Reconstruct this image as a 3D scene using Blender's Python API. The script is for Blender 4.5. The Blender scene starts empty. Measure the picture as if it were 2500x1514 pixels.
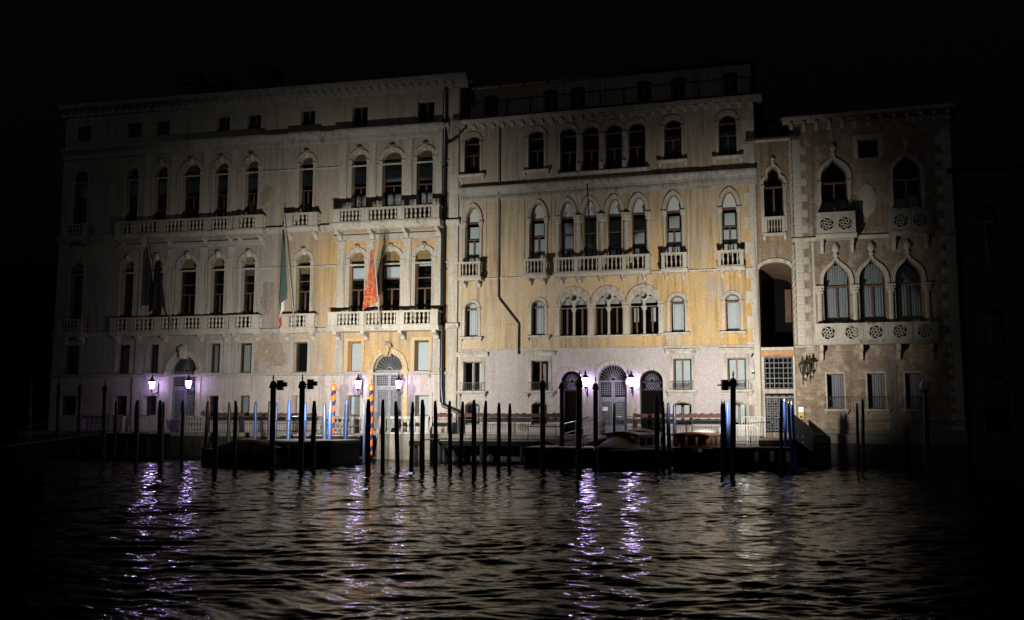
import bpy, math, random
import numpy as np
from math import sin, cos, pi, radians, sqrt
from mathutils import Vector, Matrix
from mathutils.geometry import tessellate_polygon

random.seed(7)
scene = bpy.context.scene
COL = scene.collection

# ------------------------------------------------------------------ camera
cam_data = bpy.data.cameras.new('camera')
cam = bpy.data.objects.new('camera', cam_data)
COL.objects.link(cam)
cam_data.sensor_width = 36.0
cam_data.lens = 33.12
cam_data.clip_start = 0.1
cam_data.clip_end = 2000.0
cam.matrix_world = (Matrix.Translation((0, 0, 2.2)) @ Matrix.Rotation(pi / 2 + 0.117, 4, 'X')
                    @ Matrix.Rotation(0.004, 4, 'Z'))
scene.camera = cam

# ------------------------------------------------------------------ night sky
world = bpy.data.worlds.new("World")
scene.world = world
world.use_nodes = True
wn = world.node_tree
bg = wn.nodes['Background']
sky = wn.nodes.new('ShaderNodeTexSky')
sky.sky_type = 'NISHITA'
sky.sun_disc = False
sky.sun_elevation = radians(-4.0)
sky.sun_rotation = radians(200)
wn.links.new(sky.outputs['Color'], bg.inputs['Color'])
bg.inputs['Strength'].default_value = 0.07

# faint fill light added behind the camera to lift the dim facades
sun_d = bpy.data.lights.new('fill_light', 'SUN')
sun_d.energy = 0.034
sun_d.angle = radians(0.5)
sun_d.color = (0.92, 0.96, 1.0)
sun = bpy.data.objects.new('fill_light', sun_d)
COL.objects.link(sun)
sun.rotation_euler = (radians(68), 0, radians(-12))

FLOOD_POWER = (9400.0, 7300.0, 9700.0)      # three quay floodlights
FLOOD_CONE = (99, 101, 90)                 # degrees
FLOOD_COLOR = (1.0, 0.94, 0.845)
LANTERN_STRENGTH = 38.0
LANTERN_COLOR = (0.62, 0.45, 1.0)

scene.view_settings.view_transform = 'Standard'
scene.view_settings.look = 'None'
scene.view_settings.exposure = 0.0
scene.view_settings.gamma = 1.0
scene.view_settings.use_curve_mapping = False

YA, YB = 0.228, 0.283                        # how the two rows of facades turn
J = (-3.2275, 56.507, 0.0)                   # the corner where they meet
AW = Matrix.Translation(J) @ Matrix.Rotation(-YA, 4, 'Z')
BW = Matrix.Translation(J) @ Matrix.Rotation(-YB, 4, 'Z')
QZ = 1.42                                    # quay height above the water

# ------------------------------------------------------------------ materials
def new_mat(name):
    m = bpy.data.materials.new(name)
    m.use_nodes = True
    nt = m.node_tree
    for n in list(nt.nodes):
        nt.nodes.remove(n)
    out = nt.nodes.new('ShaderNodeOutputMaterial')
    bs = nt.nodes.new('ShaderNodeBsdfPrincipled')
    nt.links.new(bs.outputs[0], out.inputs[0])
    return m, nt, bs

def setc(s, c):
    s.default_value = (c[0], c[1], c[2], 1.0)

def ramp(nt, fac, a, b):
    r = nt.nodes.new('ShaderNodeMapRange')
    r.inputs['From Min'].default_value = a
    r.inputs['From Max'].default_value = b
    nt.links.new(fac, r.inputs['Value'])
    return r.outputs[0]

def noise(nt, vec, scale, detail=4, rough=0.55, stretch=None, off=0.0):
    mp = nt.nodes.new('ShaderNodeMapping')
    if stretch:
        mp.inputs['Scale'].default_value = stretch
    mp.inputs['Location'].default_value = (off, off * 1.7, off * 0.6)
    nt.links.new(vec, mp.inputs['Vector'])
    n = nt.nodes.new('ShaderNodeTexNoise')
    n.inputs['Scale'].default_value = scale
    n.inputs['Detail'].default_value = detail
    n.inputs['Roughness'].default_value = rough
    nt.links.new(mp.outputs[0], n.inputs['Vector'])
    return n.outputs[0]

def mix(nt, fac, a, b, kind='MIX'):
    m = nt.nodes.new('ShaderNodeMix')
    m.data_type = 'RGBA'
    m.blend_type = kind
    if isinstance(fac, float):
        m.inputs[0].default_value = fac
    else:
        nt.links.new(fac, m.inputs[0])
    for i, v in ((6, a), (7, b)):
        if isinstance(v, tuple):
            setc(m.inputs[i], v)
        else:
            nt.links.new(v, m.inputs[i])
    return m.outputs[2]

def mul(nt, a, b):
    m = nt.nodes.new('ShaderNodeMath')
    m.operation = 'MULTIPLY'
    for i, v in enumerate((a, b)):
        if isinstance(v, float):
            m.inputs[i].default_value = v
        else:
            nt.links.new(v, m.inputs[i])
    return m.outputs[0]

def wall_mat(name, c1, c2, c3, s=0.35, dirt=(0.08, 0.07, 0.06), dirt_amt=0.55, patch=(0.52, 0.6),
             rough=0.9, bump=0.35, seed=0.0, slope=None, slope_z=None, thr=(0.40, 0.62), brick=False, joints=False):
    """plaster / stone: base c1, broad tint c2, worn patches c3, vertical dirt streaks"""
    m, nt, bs = new_mat(name)
    tc = nt.nodes.new('ShaderNodeTexCoord')
    v = tc.outputs['Object']
    big = noise(nt, v, s, 5, 0.6, None, seed)
    col = mix(nt, ramp(nt, big, thr[0], thr[1]), c1, c2)
    if slope:                                     # c2 gives way to c1 along the wall (lost paint, and on plaster_a the greying of dim light)
        sx = nt.nodes.new('ShaderNodeSeparateXYZ')
        nt.links.new(v, sx.inputs[0])
        fx = ramp(nt, sx.outputs[0], slope[0], slope[1])
        col = mix(nt, fx, c1, col)
    if slope_z:                                   # and fades on the storeys above
        sz = nt.nodes.new('ShaderNodeSeparateXYZ')
        nt.links.new(v, sz.inputs[0])
        col = mix(nt, mul(nt, ramp(nt, sz.outputs[2], slope_z[0], slope_z[1]), 0.85), col, (0.42, 0.385, 0.325))
    p = noise(nt, v, s * 2.6, 8, 0.62, None, seed + 3.1)
    col = mix(nt, ramp(nt, p, patch[0], patch[1]), col, c3)
    if brick:
        mp = nt.nodes.new('ShaderNodeMapping')
        mp.inputs['Rotation'].default_value = (pi / 2, 0, 0)
        nt.links.new(v, mp.inputs['Vector'])
        bk = nt.nodes.new('ShaderNodeTexBrick')
        bk.inputs['Scale'].default_value = 1.0
        bk.inputs['Brick Width'].default_value = 0.26
        bk.inputs['Row Height'].default_value = 0.075
        bk.inputs['Mortar Size'].default_value = 0.008
        bk.inputs['Bias'].default_value = -0.2
        setc(bk.inputs['Color1'], (0.62, 0.5, 0.42))
        setc(bk.inputs['Color2'], (1.0, 0.9, 0.8))
        setc(bk.inputs['Mortar'], (1.15, 1.1, 1.0))
        nt.links.new(mp.outputs[0], bk.inputs['Vector'])
        col = mix(nt, 0.75, col, bk.outputs['Color'], 'MULTIPLY')
    if joints:
        mp = nt.nodes.new('ShaderNodeMapping')
        mp.inputs['Rotation'].default_value = (pi / 2, 0, 0)
        nt.links.new(v, mp.inputs['Vector'])
        bk = nt.nodes.new('ShaderNodeTexBrick')
        bk.inputs['Scale'].default_value = 1.0
        bk.inputs['Brick Width'].default_value = 1.3
        bk.inputs['Row Height'].default_value = 0.62
        bk.inputs['Mortar Size'].default_value = 0.008
        setc(bk.inputs['Color1'], (0.9, 0.88, 0.86))
        setc(bk.inputs['Color2'], (1.0, 1.0, 1.0))
        setc(bk.inputs['Mortar'], (0.45, 0.42, 0.4))
        nt.links.new(mp.outputs[0], bk.inputs['Vector'])
        col = mix(nt, 0.8, col, bk.outputs['Color'], 'MULTIPLY')
    st = noise(nt, v, 1.0, 7, 0.68, (4.5, 4.5, 0.24), seed + 7.0)
    st2 = noise(nt, v, 0.25, 3, 0.5, None, seed + 11.0)
    f = mul(nt, mul(nt, ramp(nt, st, 0.44, 0.66), ramp(nt, st2, 0.36, 0.56)), dirt_amt)
    col = mix(nt, f, col, dirt)
    fine = noise(nt, v, 9.0, 6, 0.65, None, seed)
    col = mix(nt, ramp(nt, fine, 0.30, 0.75), col, mix(nt, 0.34, col, (0.02, 0.02, 0.02)))
    nt.links.new(col, bs.inputs['Base Color'])
    bs.inputs['Roughness'].default_value = rough
    bs.inputs['Specular IOR Level'].default_value = 0.25
    bp = nt.nodes.new('ShaderNodeBump')
    bp.inputs['Strength'].default_value = bump
    bp.inputs['Distance'].default_value = 0.04
    nt.links.new(fine, bp.inputs['Height'])
    nt.links.new(bp.outputs[0], bs.inputs['Normal'])
    return m

def plain(name, c, rough=0.6, metal=0.0, var=0.25, scale=6.0, spec=0.5, bump=0.1, stretch=None):
    m, nt, bs = new_mat(name)
    tc = nt.nodes.new('ShaderNodeTexCoord')
    n = noise(nt, tc.outputs['Object'], scale, 5, 0.6, stretch)
    d = tuple(x * (1 - var) for x in c)
    l = tuple(min(1, x * (1 + var)) for x in c)
    nt.links.new(mix(nt, ramp(nt, n, 0.3, 0.7), d, l), bs.inputs['Base Color'])
    bs.inputs['Roughness'].default_value = rough
    bs.inputs['Metallic'].default_value = metal
    bs.inputs['Specular IOR Level'].default_value = spec
    bp = nt.nodes.new('ShaderNodeBump')
    bp.inputs['Strength'].default_value = bump
    bp.inputs['Distance'].default_value = 0.02
    nt.links.new(n, bp.inputs['Height'])
    nt.links.new(bp.outputs[0], bs.inputs['Normal'])
    return m

def emit_mat(name, c, strength):
    m, nt, bs = new_mat(name)
    setc(bs.inputs['Base Color'], (0.8, 0.8, 0.8))
    setc(bs.inputs['Emission Color'], c)
    bs.inputs['Emission Strength'].default_value = strength
    return m

M = {}
M['stone_a'] = wall_mat('old_istrian_stone', (0.45, 0.435, 0.405), (0.41, 0.39, 0.355), (0.37, 0.335, 0.285), 0.5, dirt_amt=0.6, patch=(0.55, 0.75), seed=1)
M['stone_w'] = wall_mat('pale_carved_stone', (0.57, 0.53, 0.46), (0.50, 0.46, 0.39), (0.40, 0.35, 0.28), 0.8, dirt=(0.12, 0.11, 0.09), dirt_amt=0.75, patch=(0.56, 0.8), seed=2)
M['plaster_a'] = wall_mat('ochre_and_grey_plaster', (0.37, 0.35, 0.325), (0.60, 0.385, 0.145), (0.49, 0.40, 0.28), 0.24, dirt_amt=0.5, patch=(0.56, 0.7), seed=3.3, slope=(-13.0, -8.0), slope_z=(12.5, 17.0), thr=(0.28, 0.58))  # slope paints the greying of the dim left end into the plaster
M['ground_a'] = wall_mat('pale_ground_floor_render', (0.54, 0.48, 0.45), (0.48, 0.43, 0.40), (0.42, 0.37, 0.32), 0.4, dirt=(0.2, 0.17, 0.14), dirt_amt=0.5, patch=(0.56, 0.7), seed=5)
M['plaster_b'] = wall_mat('yellow_ochre_plaster', (0.55, 0.43, 0.275), (0.62, 0.39, 0.14), (0.50, 0.43, 0.33), 0.22, dirt=(0.16, 0.12, 0.08), dirt_amt=0.75, patch=(0.5, 0.66), seed=6, slope=(7.0, 14.0), slope_z=(12.5, 17.5), thr=(0.33, 0.55))
M['ground_b'] = wall_mat('pinkish_white_render', (0.49, 0.45, 0.44), (0.46, 0.415, 0.405), (0.43, 0.39, 0.365), 0.3, dirt=(0.3, 0.25, 0.23), dirt_amt=0.4, patch=(0.58, 0.75), seed=8)
M['brick_c'] = wall_mat('weathered_brick', (0.29, 0.235, 0.18), (0.37, 0.31, 0.24), (0.45, 0.41, 0.35), 0.6, dirt=(0.10, 0.07, 0.05), dirt_amt=0.7, patch=(0.5, 0.58), seed=9, brick=True, bump=0.6)
M['brick_d'] = wall_mat('plain_brown_brick', (0.36, 0.285, 0.20), (0.38, 0.30, 0.22), (0.44, 0.37, 0.29), 0.5, dirt_amt=0.6, patch=(0.56, 0.7), seed=10, brick=True)
M['quay'] = wall_mat('quay_stone', (0.26, 0.24, 0.21), (0.20, 0.19, 0.16), (0.30, 0.27, 0.23), 0.7, dirt_amt=0.7, patch=(0.5, 0.7), seed=12, joints=True)
M['algae_shade'] = wall_mat('algae_and_shade_stone', (0.022, 0.024, 0.016), (0.03, 0.03, 0.022), (0.012, 0.014, 0.01), 1.0, dirt_amt=0.6, rough=0.5, seed=13, joints=True)  # near-black tone also stands for the unlit quay face
M['lunette'] = wall_mat('ochre_lunette_panel', (0.24, 0.18, 0.075), (0.21, 0.155, 0.07), (0.18, 0.135, 0.07), 1.0, dirt_amt=0.3, seed=14)
M['soffit'] = wall_mat('brown_archway_plaster', (0.20, 0.13, 0.085), (0.17, 0.11, 0.075), (0.13, 0.09, 0.06), 0.8, seed=15)
M['wood'] = plain('dark_brown_window_wood', (0.10, 0.05, 0.028), 0.5, scale=8, stretch=(1, 1, 0.15))
M['wood_red'] = plain('varnished_mahogany', (0.24, 0.075, 0.028), 0.35, scale=5, stretch=(1, 0.2, 1))
M['shutter'] = plain('orange_brown_shutter_wood', (0.36, 0.16, 0.05), 0.55, scale=6, stretch=(1, 1, 0.2))
M['iron'] = plain('black_iron', (0.018, 0.018, 0.02), 0.5, 0.6, bump=0.05)
M['gate'] = plain('grey_painted_gate_steel', (0.20, 0.21, 0.22), 0.5, 0.2, bump=0.05)
M['steel'] = plain('brushed_handrail_steel', (0.6, 0.6, 0.6), 0.3, 0.9, bump=0.02)
M['dark'] = plain('unlit_room_black', (0.006, 0.0055, 0.005), 0.95, spec=0.1)  # near-black stands in for the shade inside rooms and doorways
M['curtain'] = plain('white_curtain_cloth', (0.50, 0.52, 0.52), 0.9, var=0.06)
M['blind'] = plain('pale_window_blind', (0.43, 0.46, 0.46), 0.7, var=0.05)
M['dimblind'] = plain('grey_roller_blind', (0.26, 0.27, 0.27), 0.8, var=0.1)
M['pipe'] = plain('dark_copper_downpipe', (0.035, 0.035, 0.037), 0.35, 0.5)
M['tile'] = plain('old_roof_tiles', (0.10, 0.055, 0.04), 0.9, var=0.5, scale=2)
M['pole_dark'] = plain('tarred_oak_stake', (0.014, 0.013, 0.014), 0.55, scale=9, stretch=(1, 1, 0.1), bump=0.4)
M['pole_blue'] = plain('blue_painted_stake', (0.022, 0.06, 0.20), 0.5, var=0.35, scale=7, stretch=(1, 1, 0.3), bump=0.3)
M['pole_navy'] = plain('faded_navy_stake', (0.03, 0.05, 0.11), 0.38, var=0.35, scale=7, stretch=(1, 1, 0.3), bump=0.3)
M['tip_white'] = plain('white_stake_tip', (0.7, 0.7, 0.68), 0.5)
M['pole_grey'] = plain('grey_flagpole_paint', (0.25, 0.24, 0.22), 0.6)
M['backing'] = plain('dark_grey_gate_backing', (0.075, 0.08, 0.085), 0.8)
M['stone_o'] = wall_mat('ochre_stained_stone', (0.56, 0.44, 0.28), (0.57, 0.41, 0.21), (0.52, 0.45, 0.35), 0.6, dirt_amt=0.5, seed=21)
M['bare'] = wall_mat('bare_brown_render', (0.30, 0.25, 0.20), (0.34, 0.27, 0.2), (0.42, 0.36, 0.3), 1.6, dirt_amt=0.4, seed=23, patch=(.55,.6))
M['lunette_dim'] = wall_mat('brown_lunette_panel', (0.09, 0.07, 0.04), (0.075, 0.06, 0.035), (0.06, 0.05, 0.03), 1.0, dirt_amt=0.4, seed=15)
M['brick_e'] = wall_mat('unlit_dark_brick', (0.085, 0.07, 0.058), (0.11, 0.09, 0.075), (0.07, 0.06, 0.05), 0.5, seed=31, brick=True)  # brick darkened so the townhouse, rear house and chimneys look unlit
M['stone_e'] = wall_mat('unlit_dark_stone', (0.12, 0.115, 0.10), (0.10, 0.095, 0.085), (0.08, 0.075, 0.065), 0.8, seed=33)  # stone darkened so the far right townhouse looks unlit
M['curtain_dim'] = plain('dimmed_curtain_cloth', (0.24, 0.245, 0.26), 0.9, var=0.1)  # white curtain with the dimness of the right palace put into its colour
M['gate_dark'] = plain('dark_grey_gate_iron', (0.10, 0.105, 0.11), 0.5, 0.2)
M['galvanised'] = plain('galvanised_tube', (0.7, 0.7, 0.68), 0.45, 0.3, var=0.1)
M['pole_bright'] = plain('brightened_blue_stake', (0.04, 0.12, 0.55), 0.4, var=0.2, scale=7)  # light put into the blue, as little floodlight reaches these stakes
M['pole_mid'] = plain('mid_blue_stake', (0.018, 0.045, 0.15), 0.45, var=0.35, scale=7, stretch=(1, 1, 0.3), bump=0.3)
M['brass'] = plain('gilt_finial', (0.62, 0.42, 0.12), 0.3, 0.8)
M['rust'] = plain('rust_red_planter', (0.085, 0.03, 0.02), 0.8, var=0.4)
M['deck'] = plain('grey_deck_boards', (0.22, 0.20, 0.18), 0.7, scale=3, stretch=(0.3, 4, 1))
M['hull'] = plain('black_hull_paint', (0.008, 0.008, 0.009), 0.35, bump=0.02)
M['hull_wet'] = plain('dark_pontoon_steel', (0.008, 0.008, 0.008), 0.85, spec=0.2, bump=0.1)
M['tarp'] = plain('dark_green_boat_cover', (0.085, 0.085, 0.07), 0.6, var=0.3, scale=3, bump=0.5)
M['white_paint'] = plain('white_boat_paint', (0.68, 0.66, 0.62), 0.35, var=0.08)
M['soil'] = plain('dark_planting', (0.02, 0.03, 0.015), 0.95, var=0.5)
M['sign_white'] = plain('white_sign_plate', (0.75, 0.75, 0.74), 0.5, var=0.03)
M['sign_red'] = plain('red_print', (0.5, 0.03, 0.03), 0.5, var=0.05)
M['yellow'] = plain('yellow_box_paint', (0.55, 0.36, 0.06), 0.5, var=0.1)
M['bronze'] = plain('green_bronze', (0.045, 0.045, 0.03), 0.6, 0.3)
M['glow'] = emit_mat('lit_lantern_glass', LANTERN_COLOR, LANTERN_STRENGTH)
M['glow_bright'] = emit_mat('brightly_lit_lantern_glass', LANTERN_COLOR, LANTERN_STRENGTH * 1.9)
M['keypad'] = emit_mat('lit_intercom_panel', (1.0, 0.62, 0.62), 0.75)
M['globe'] = plain('unlit_globe_glass', (0.35, 0.36, 0.34), 0.15, var=0.1)
M['flag_green'] = plain('green_flag_cloth', (0.045, 0.085, 0.072), 0.85, var=0.15)
M['flag_blue'] = plain('dark_blue_flag_cloth', (0.006, 0.008, 0.018), 0.85, var=0.15)
M['flag_white'] = plain('white_flag_cloth', (0.6, 0.6, 0.58), 0.85, var=0.1)
M['flag_red'] = plain('red_flag_cloth', (0.5, 0.02, 0.02), 0.85, var=0.1)

def glass_mat():
    m = bpy.data.materials.new('window_glass')
    m.use_nodes = True
    nt = m.node_tree
    for n in list(nt.nodes):
        nt.nodes.remove(n)
    out = nt.nodes.new('ShaderNodeOutputMaterial')
    tr = nt.nodes.new('ShaderNodeBsdfTransparent')
    setc(tr.inputs[0], (0.93, 0.95, 0.96))
    gl = nt.nodes.new('ShaderNodeBsdfGlossy')
    gl.inputs['Roughness'].default_value = 0.04
    fr = nt.nodes.new('ShaderNodeFresnel')
    fr.inputs['IOR'].default_value = 1.5
    ms = nt.nodes.new('ShaderNodeMixShader')
    nt.links.new(fr.outputs[0], ms.inputs[0])
    nt.links.new(tr.outputs[0], ms.inputs[1])
    nt.links.new(gl.outputs[0], ms.inputs[2])
    nt.links.new(ms.outputs[0], out.inputs[0])
    return m
M['glass'] = glass_mat()

def stripe_mat():
    """orange pole with a blue spiral band"""
    m, nt, bs = new_mat('orange_and_blue_spiral_paint')
    tc = nt.nodes.new('ShaderNodeTexCoord')
    sx = nt.nodes.new('ShaderNodeSeparateXYZ')
    nt.links.new(tc.outputs['Object'], sx.inputs[0])
    at = nt.nodes.new('ShaderNodeMath'); at.operation = 'ARCTAN2'
    nt.links.new(sx.outputs[1], at.inputs[0]); nt.links.new(sx.outputs[0], at.inputs[1])
    k = mul(nt, at.outputs[0], 1 / (2 * pi))
    z = mul(nt, sx.outputs[2], -1 / 0.62)
    ad = nt.nodes.new('ShaderNodeMath'); ad.operation = 'ADD'
    nt.links.new(k, ad.inputs[0]); nt.links.new(z, ad.inputs[1])
    fr = nt.nodes.new('ShaderNodeMath'); fr.operation = 'FRACT'
    nt.links.new(ad.outputs[0], fr.inputs[0])
    gt = nt.nodes.new('ShaderNodeMath'); gt.operation = 'GREATER_THAN'
    nt.links.new(fr.outputs[0], gt.inputs[0]); gt.inputs[1].default_value = 0.55
    nt.links.new(mix(nt, gt.outputs[0], (0.60, 0.14, 0.02), (0.02, 0.03, 0.09)), bs.inputs['Base Color'])
    bs.inputs['Roughness'].default_value = 0.35
    return m
M['stripe'] = stripe_mat()
M['orange'] = plain('orange_pole_paint', (0.60, 0.14, 0.02), 0.35, var=0.08)

def venice_flag_mat():
    m, nt, bs = new_mat('red_and_gold_flag_cloth')
    tc = nt.nodes.new('ShaderNodeTexCoord')
    sx = nt.nodes.new('ShaderNodeSeparateXYZ')
    nt.links.new(tc.outputs['Object'], sx.inputs[0])
    n1 = noise(nt, tc.outputs['Object'], 3.0, 4, 0.6, (2.0, 1.0, 0.7))
    gold = mix(nt, ramp(nt, n1, 0.42, 0.7), (0.32, 0.05, 0.02), (0.42, 0.18, 0.06))
    n2 = noise(nt, tc.outputs['Object'], 2.2, 3, 0.5, (1.0, 1.0, 0.8), 4.0)
    c = mix(nt, ramp(nt, n2, 0.64, 0.70), gold, (0.12, 0.06, 0.10))
    low = ramp(nt, sx.outputs[2], 10.4, 9.7)
    band = noise(nt, tc.outputs['Object'], 1.0, 0, 0.5, (9.0, 1.0, 9.0))
    c = mix(nt, low, c, mix(nt, ramp(nt, band, 0.48, 0.52), (0.40, 0.17, 0.05), (0.32, 0.03, 0.02)))
    nt.links.new(c, bs.inputs['Base Color'])
    bs.inputs['Roughness'].default_value = 0.8
    return m
M['flag_gold'] = venice_flag_mat()

def water_mat():
    m, nt, bs = new_mat('dark_canal_water')
    setc(bs.inputs['Base Color'], (0.0022, 0.0034, 0.0036))
    setc(bs.inputs['Specular Tint'], (0.86, 0.91, 0.95))
    bs.inputs['Roughness'].default_value = 0.025
    bs.inputs['IOR'].default_value = 1.13
    bs.inputs['Specular IOR Level'].default_value = 0.38
    tc = nt.nodes.new('ShaderNodeTexCoord')
    a = noise(nt, tc.outputs['Object'], 5.0, 4, 0.6, (0.35, 1.35, 1.0))
    b = nt.nodes.new('ShaderNodeBump')
    b.inputs['Strength'].default_value = 0.32
    b.inputs['Distance'].default_value = 0.03
    nt.links.new(a, b.inputs['Height'])
    nt.links.new(b.outputs[0], bs.inputs['Normal'])
    return m
M['water'] = water_mat()

# ------------------------------------------------------------------ mesh kit
class MB:
    def __init__(s):
        s.v, s.f = [], []
    def add(s, vs, fs):
        o = len(s.v)
        s.v += [tuple(p) for p in vs]
        s.f += [tuple(i + o for i in f) for f in fs]
        return s
    def box(s, x0, x1, y0, y1, z0, z1, taper=0.0):
        t = taper
        vs = [(x0, y0, z0), (x1, y0, z0), (x1, y1, z0), (x0, y1, z0),
              (x0 + t, y0 + t, z1), (x1 - t, y0 + t, z1), (x1 - t, y1 - t, z1), (x0 + t, y1 - t, z1)]
        return s.add(vs, [(0, 3, 2, 1), (4, 5, 6, 7), (0, 1, 5, 4), (1, 2, 6, 5), (2, 3, 7, 6), (3, 0, 4, 7)])
    def prism_x(s, prof, x0, x1):
        """profile of (y,z) extruded along x"""
        n = len(prof)
        vs = [(x0, y, z) for y, z in prof] + [(x1, y, z) for y, z in prof]
        fs = [(i, (i + 1) % n, (i + 1) % n + n, i + n) for i in range(n)]
        fs += [tuple(range(n))[::-1], tuple(range(n, 2 * n))]
        return s.add(vs, fs)
    def prism_y(s, poly, y0, y1):
        """outline of (x,z) extruded along y"""
        n = len(poly)
        vs = [(x, y0, z) for x, z in poly] + [(x, y1, z) for x, z in poly]
        fs = [(i, (i + 1) % n, (i + 1) % n + n, i + n) for i in range(n)]
        fs += [tuple(range(n))[::-1], tuple(range(n, 2 * n))]
        return s.add(vs, fs)
    def lathe(s, prof, cx=0, cy=0, n=10, ex=1.0, ang=0.0):
        """profile of (r,z) turned about a vertical axis"""
        m = len(prof)
        vs = []
        for r, z in prof:
            for k in range(n):
                a = 2 * pi * k / n + ang
                vs.append((cx + r * cos(a), cy + r * ex * sin(a), z))
        fs = []
        for j in range(m - 1):
            for k in range(n):
                k2 = (k + 1) % n
                fs.append((j * n + k, j * n + k2, (j + 1) * n + k2, (j + 1) * n + k))
        fs.append(tuple(range(n))[::-1])
        fs.append(tuple(range((m - 1) * n, m * n)))
        return s.add(vs, fs)
    def tube(s, pts, r, n=6):
        pts = [Vector(p) for p in pts]
        rs = r if isinstance(r, (list, tuple)) else [r] * len(pts)
        vs, fs = [], []
        for i, p in enumerate(pts):
            d = (pts[min(i + 1, len(pts) - 1)] - pts[max(i - 1, 0)]).normalized()
            a = Vector((0, 0, 1)) if abs(d.z) < 0.9 else Vector((0, 1, 0))
            u = d.cross(a).normalized(); w = d.cross(u)
            for k in range(n):
                t = 2 * pi * k / n
                vs.append(p + (u * cos(t) + w * sin(t)) * rs[i])
        for i in range(len(pts) - 1):
            for k in range(n):
                k2 = (k + 1) % n
                fs.append((i * n + k, i * n + k2, (i + 1) * n + k2, (i + 1) * n + k))
        fs.append(tuple(range(n))); fs.append(tuple(range((len(pts) - 1) * n, len(pts) * n))[::-1])
        return s.add(vs, fs)
    def ball(s, c, rx, ry, rz, n=8, m=6):
        prof = [(max(0.001, sin(pi * j / m)), -cos(pi * j / m)) for j in range(m + 1)]
        o = len(s.v)
        s.lathe(prof, 0, 0, n)
        s.v[o:] = [(c[0] + x * rx, c[1] + y * ry, c[2] + z * rz) for x, y, z in s.v[o:]]
        return s
    def holed(s, outer, holes, y, flip=False):
        """flat sheet (x,z) at depth y with holes cut out"""
        loops = [outer] + holes
        tri = tessellate_polygon([[Vector((x, z, 0)) for x, z in l] for l in loops])
        vs = [(x, y, z) for l in loops for x, z in l]
        return s.add(vs, [tuple(t) for t in tri])
    def reveal(s, loop, y0, y1):
        n = len(loop)
        vs = [(x, y0, z) for x, z in loop] + [(x, y1, z) for x, z in loop]
        return s.add(vs, [(i, (i + 1) % n, (i + 1) % n + n, i + n) for i in range(n)])
    def plate(s, outer, holes, y0, y1):
        s.holed(outer, holes, y0); s.holed(outer, holes, y1)
        for l in [outer] + holes:
            s.reveal(l, y0, y1)
        return s
    def ring(s, inner, outer, y0, y1):
        n = len(inner)
        vs = ([(x, y0, z) for x, z in inner] + [(x, y0, z) for x, z in outer] +
              [(x, y1, z) for x, z in inner] + [(x, y1, z) for x, z in outer])
        fs = []
        for i in range(n - 1):
            fs += [(i, i + 1, n + i + 1, n + i), (n + i, n + i + 1, 3 * n + i + 1, 3 * n + i),
                   (i, i + 1, 2 * n + i + 1, 2 * n + i)]
        for i in (0, n - 1):
            fs.append((i, n + i, 3 * n + i, 2 * n + i))
        return s.add(vs, fs)
    def mesh(s, name, mat, smooth=False):
        me = bpy.data.meshes.new(name)
        me.from_pydata(s.v, [], s.f)
        me.materials.append(mat)
        if smooth:
            me.polygons.foreach_set('use_smooth', [True] * len(me.polygons))
        me.update()
        return me
    def build(s, name, mat, parent=None, loc=(0, 0, 0), smooth=False):
        return put(name, s.mesh(name, mat, smooth), parent, loc)

def put(name, me, parent=None, loc=(0, 0, 0), rz=0.0, sc=None):
    o = bpy.data.objects.new(name, me)
    COL.objects.link(o)
    if parent is not None:
        o.parent = parent
    o.location = loc
    if rz:
        o.rotation_euler[2] = rz
    if sc:
        o.scale = sc
    return o

def thing(name, label, cat, group=None, mat=None, loc=None, rz=0.0):
    o = bpy.data.objects.new(name, None)
    COL.objects.link(o)
    o.empty_display_size = 0.3
    tag(o, label, cat, group)
    if mat is not None:
        o.matrix_world = mat
    elif loc is not None:
        o.location = loc
        o.rotation_euler[2] = rz
    return o

def tag(o, label, cat, group=None):
    o['label'] = label
    o['category'] = cat
    if group:
        o['group'] = group
    return o

def stuff(o):
    o['kind'] = 'stuff'
    return o

def A(u, off, z):
    return AW @ Vector((u, -off, z))
def B(u, off, z):
    return BW @ Vector((u, -off, z))

CACHE = {}
def cached(key, fn):
    if key not in CACHE:
        CACHE[key] = fn()
    return CACHE[key]

def outline(kind, w, h, rise, n=14):
    """window outline from bottom left over the arch to bottom right"""
    a = w / 2
    zs = h - rise
    if kind == 'rect':
        return [(-a, 0), (-a, h), (a, h), (a, 0)]
    pts = [(-a, 0)]
    if kind == 'round':
        pts += [(-a * cos(pi * i / n), zs + rise * sin(pi * i / n)) for i in range(n + 1)]
    elif kind == 'gothic':
        half = n // 2
        l = []
        for i in range(half + 1):
            t = i / half
            l.append((-a * (1 - t ** 1.9), zs + rise * (1 - (1 - t) ** 1.45)))
        pts += l + [(-x, z) for x, z in l[:-1][::-1]]
    elif kind == 'ogee':
        key = [(-1, 0), (-1.0, .2), (-.95, .37), (-.82, .53), (-.62, .66), (-.40, .76), (-.2, .86), (-.07, .95), (0, 1.0)]
        l = [(x * a, zs + z * rise) for x, z in key]
        pts += l + [(-x, z) for x, z in l[:-1][::-1]]
    elif kind == 'trefoil':
        key = [(-1, 0), (-1.0, .2), (-.9, .36), (-.68, .44), (-.56, .52), (-.58, .66), (-.46, .80), (-.25, .91), (0, 1.0)]
        l = [(x * a, zs + z * rise) for x, z in key]
        pts += l + [(-x, z) for x, z in l[:-1][::-1]]
    return pts + [(a, 0)]

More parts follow.
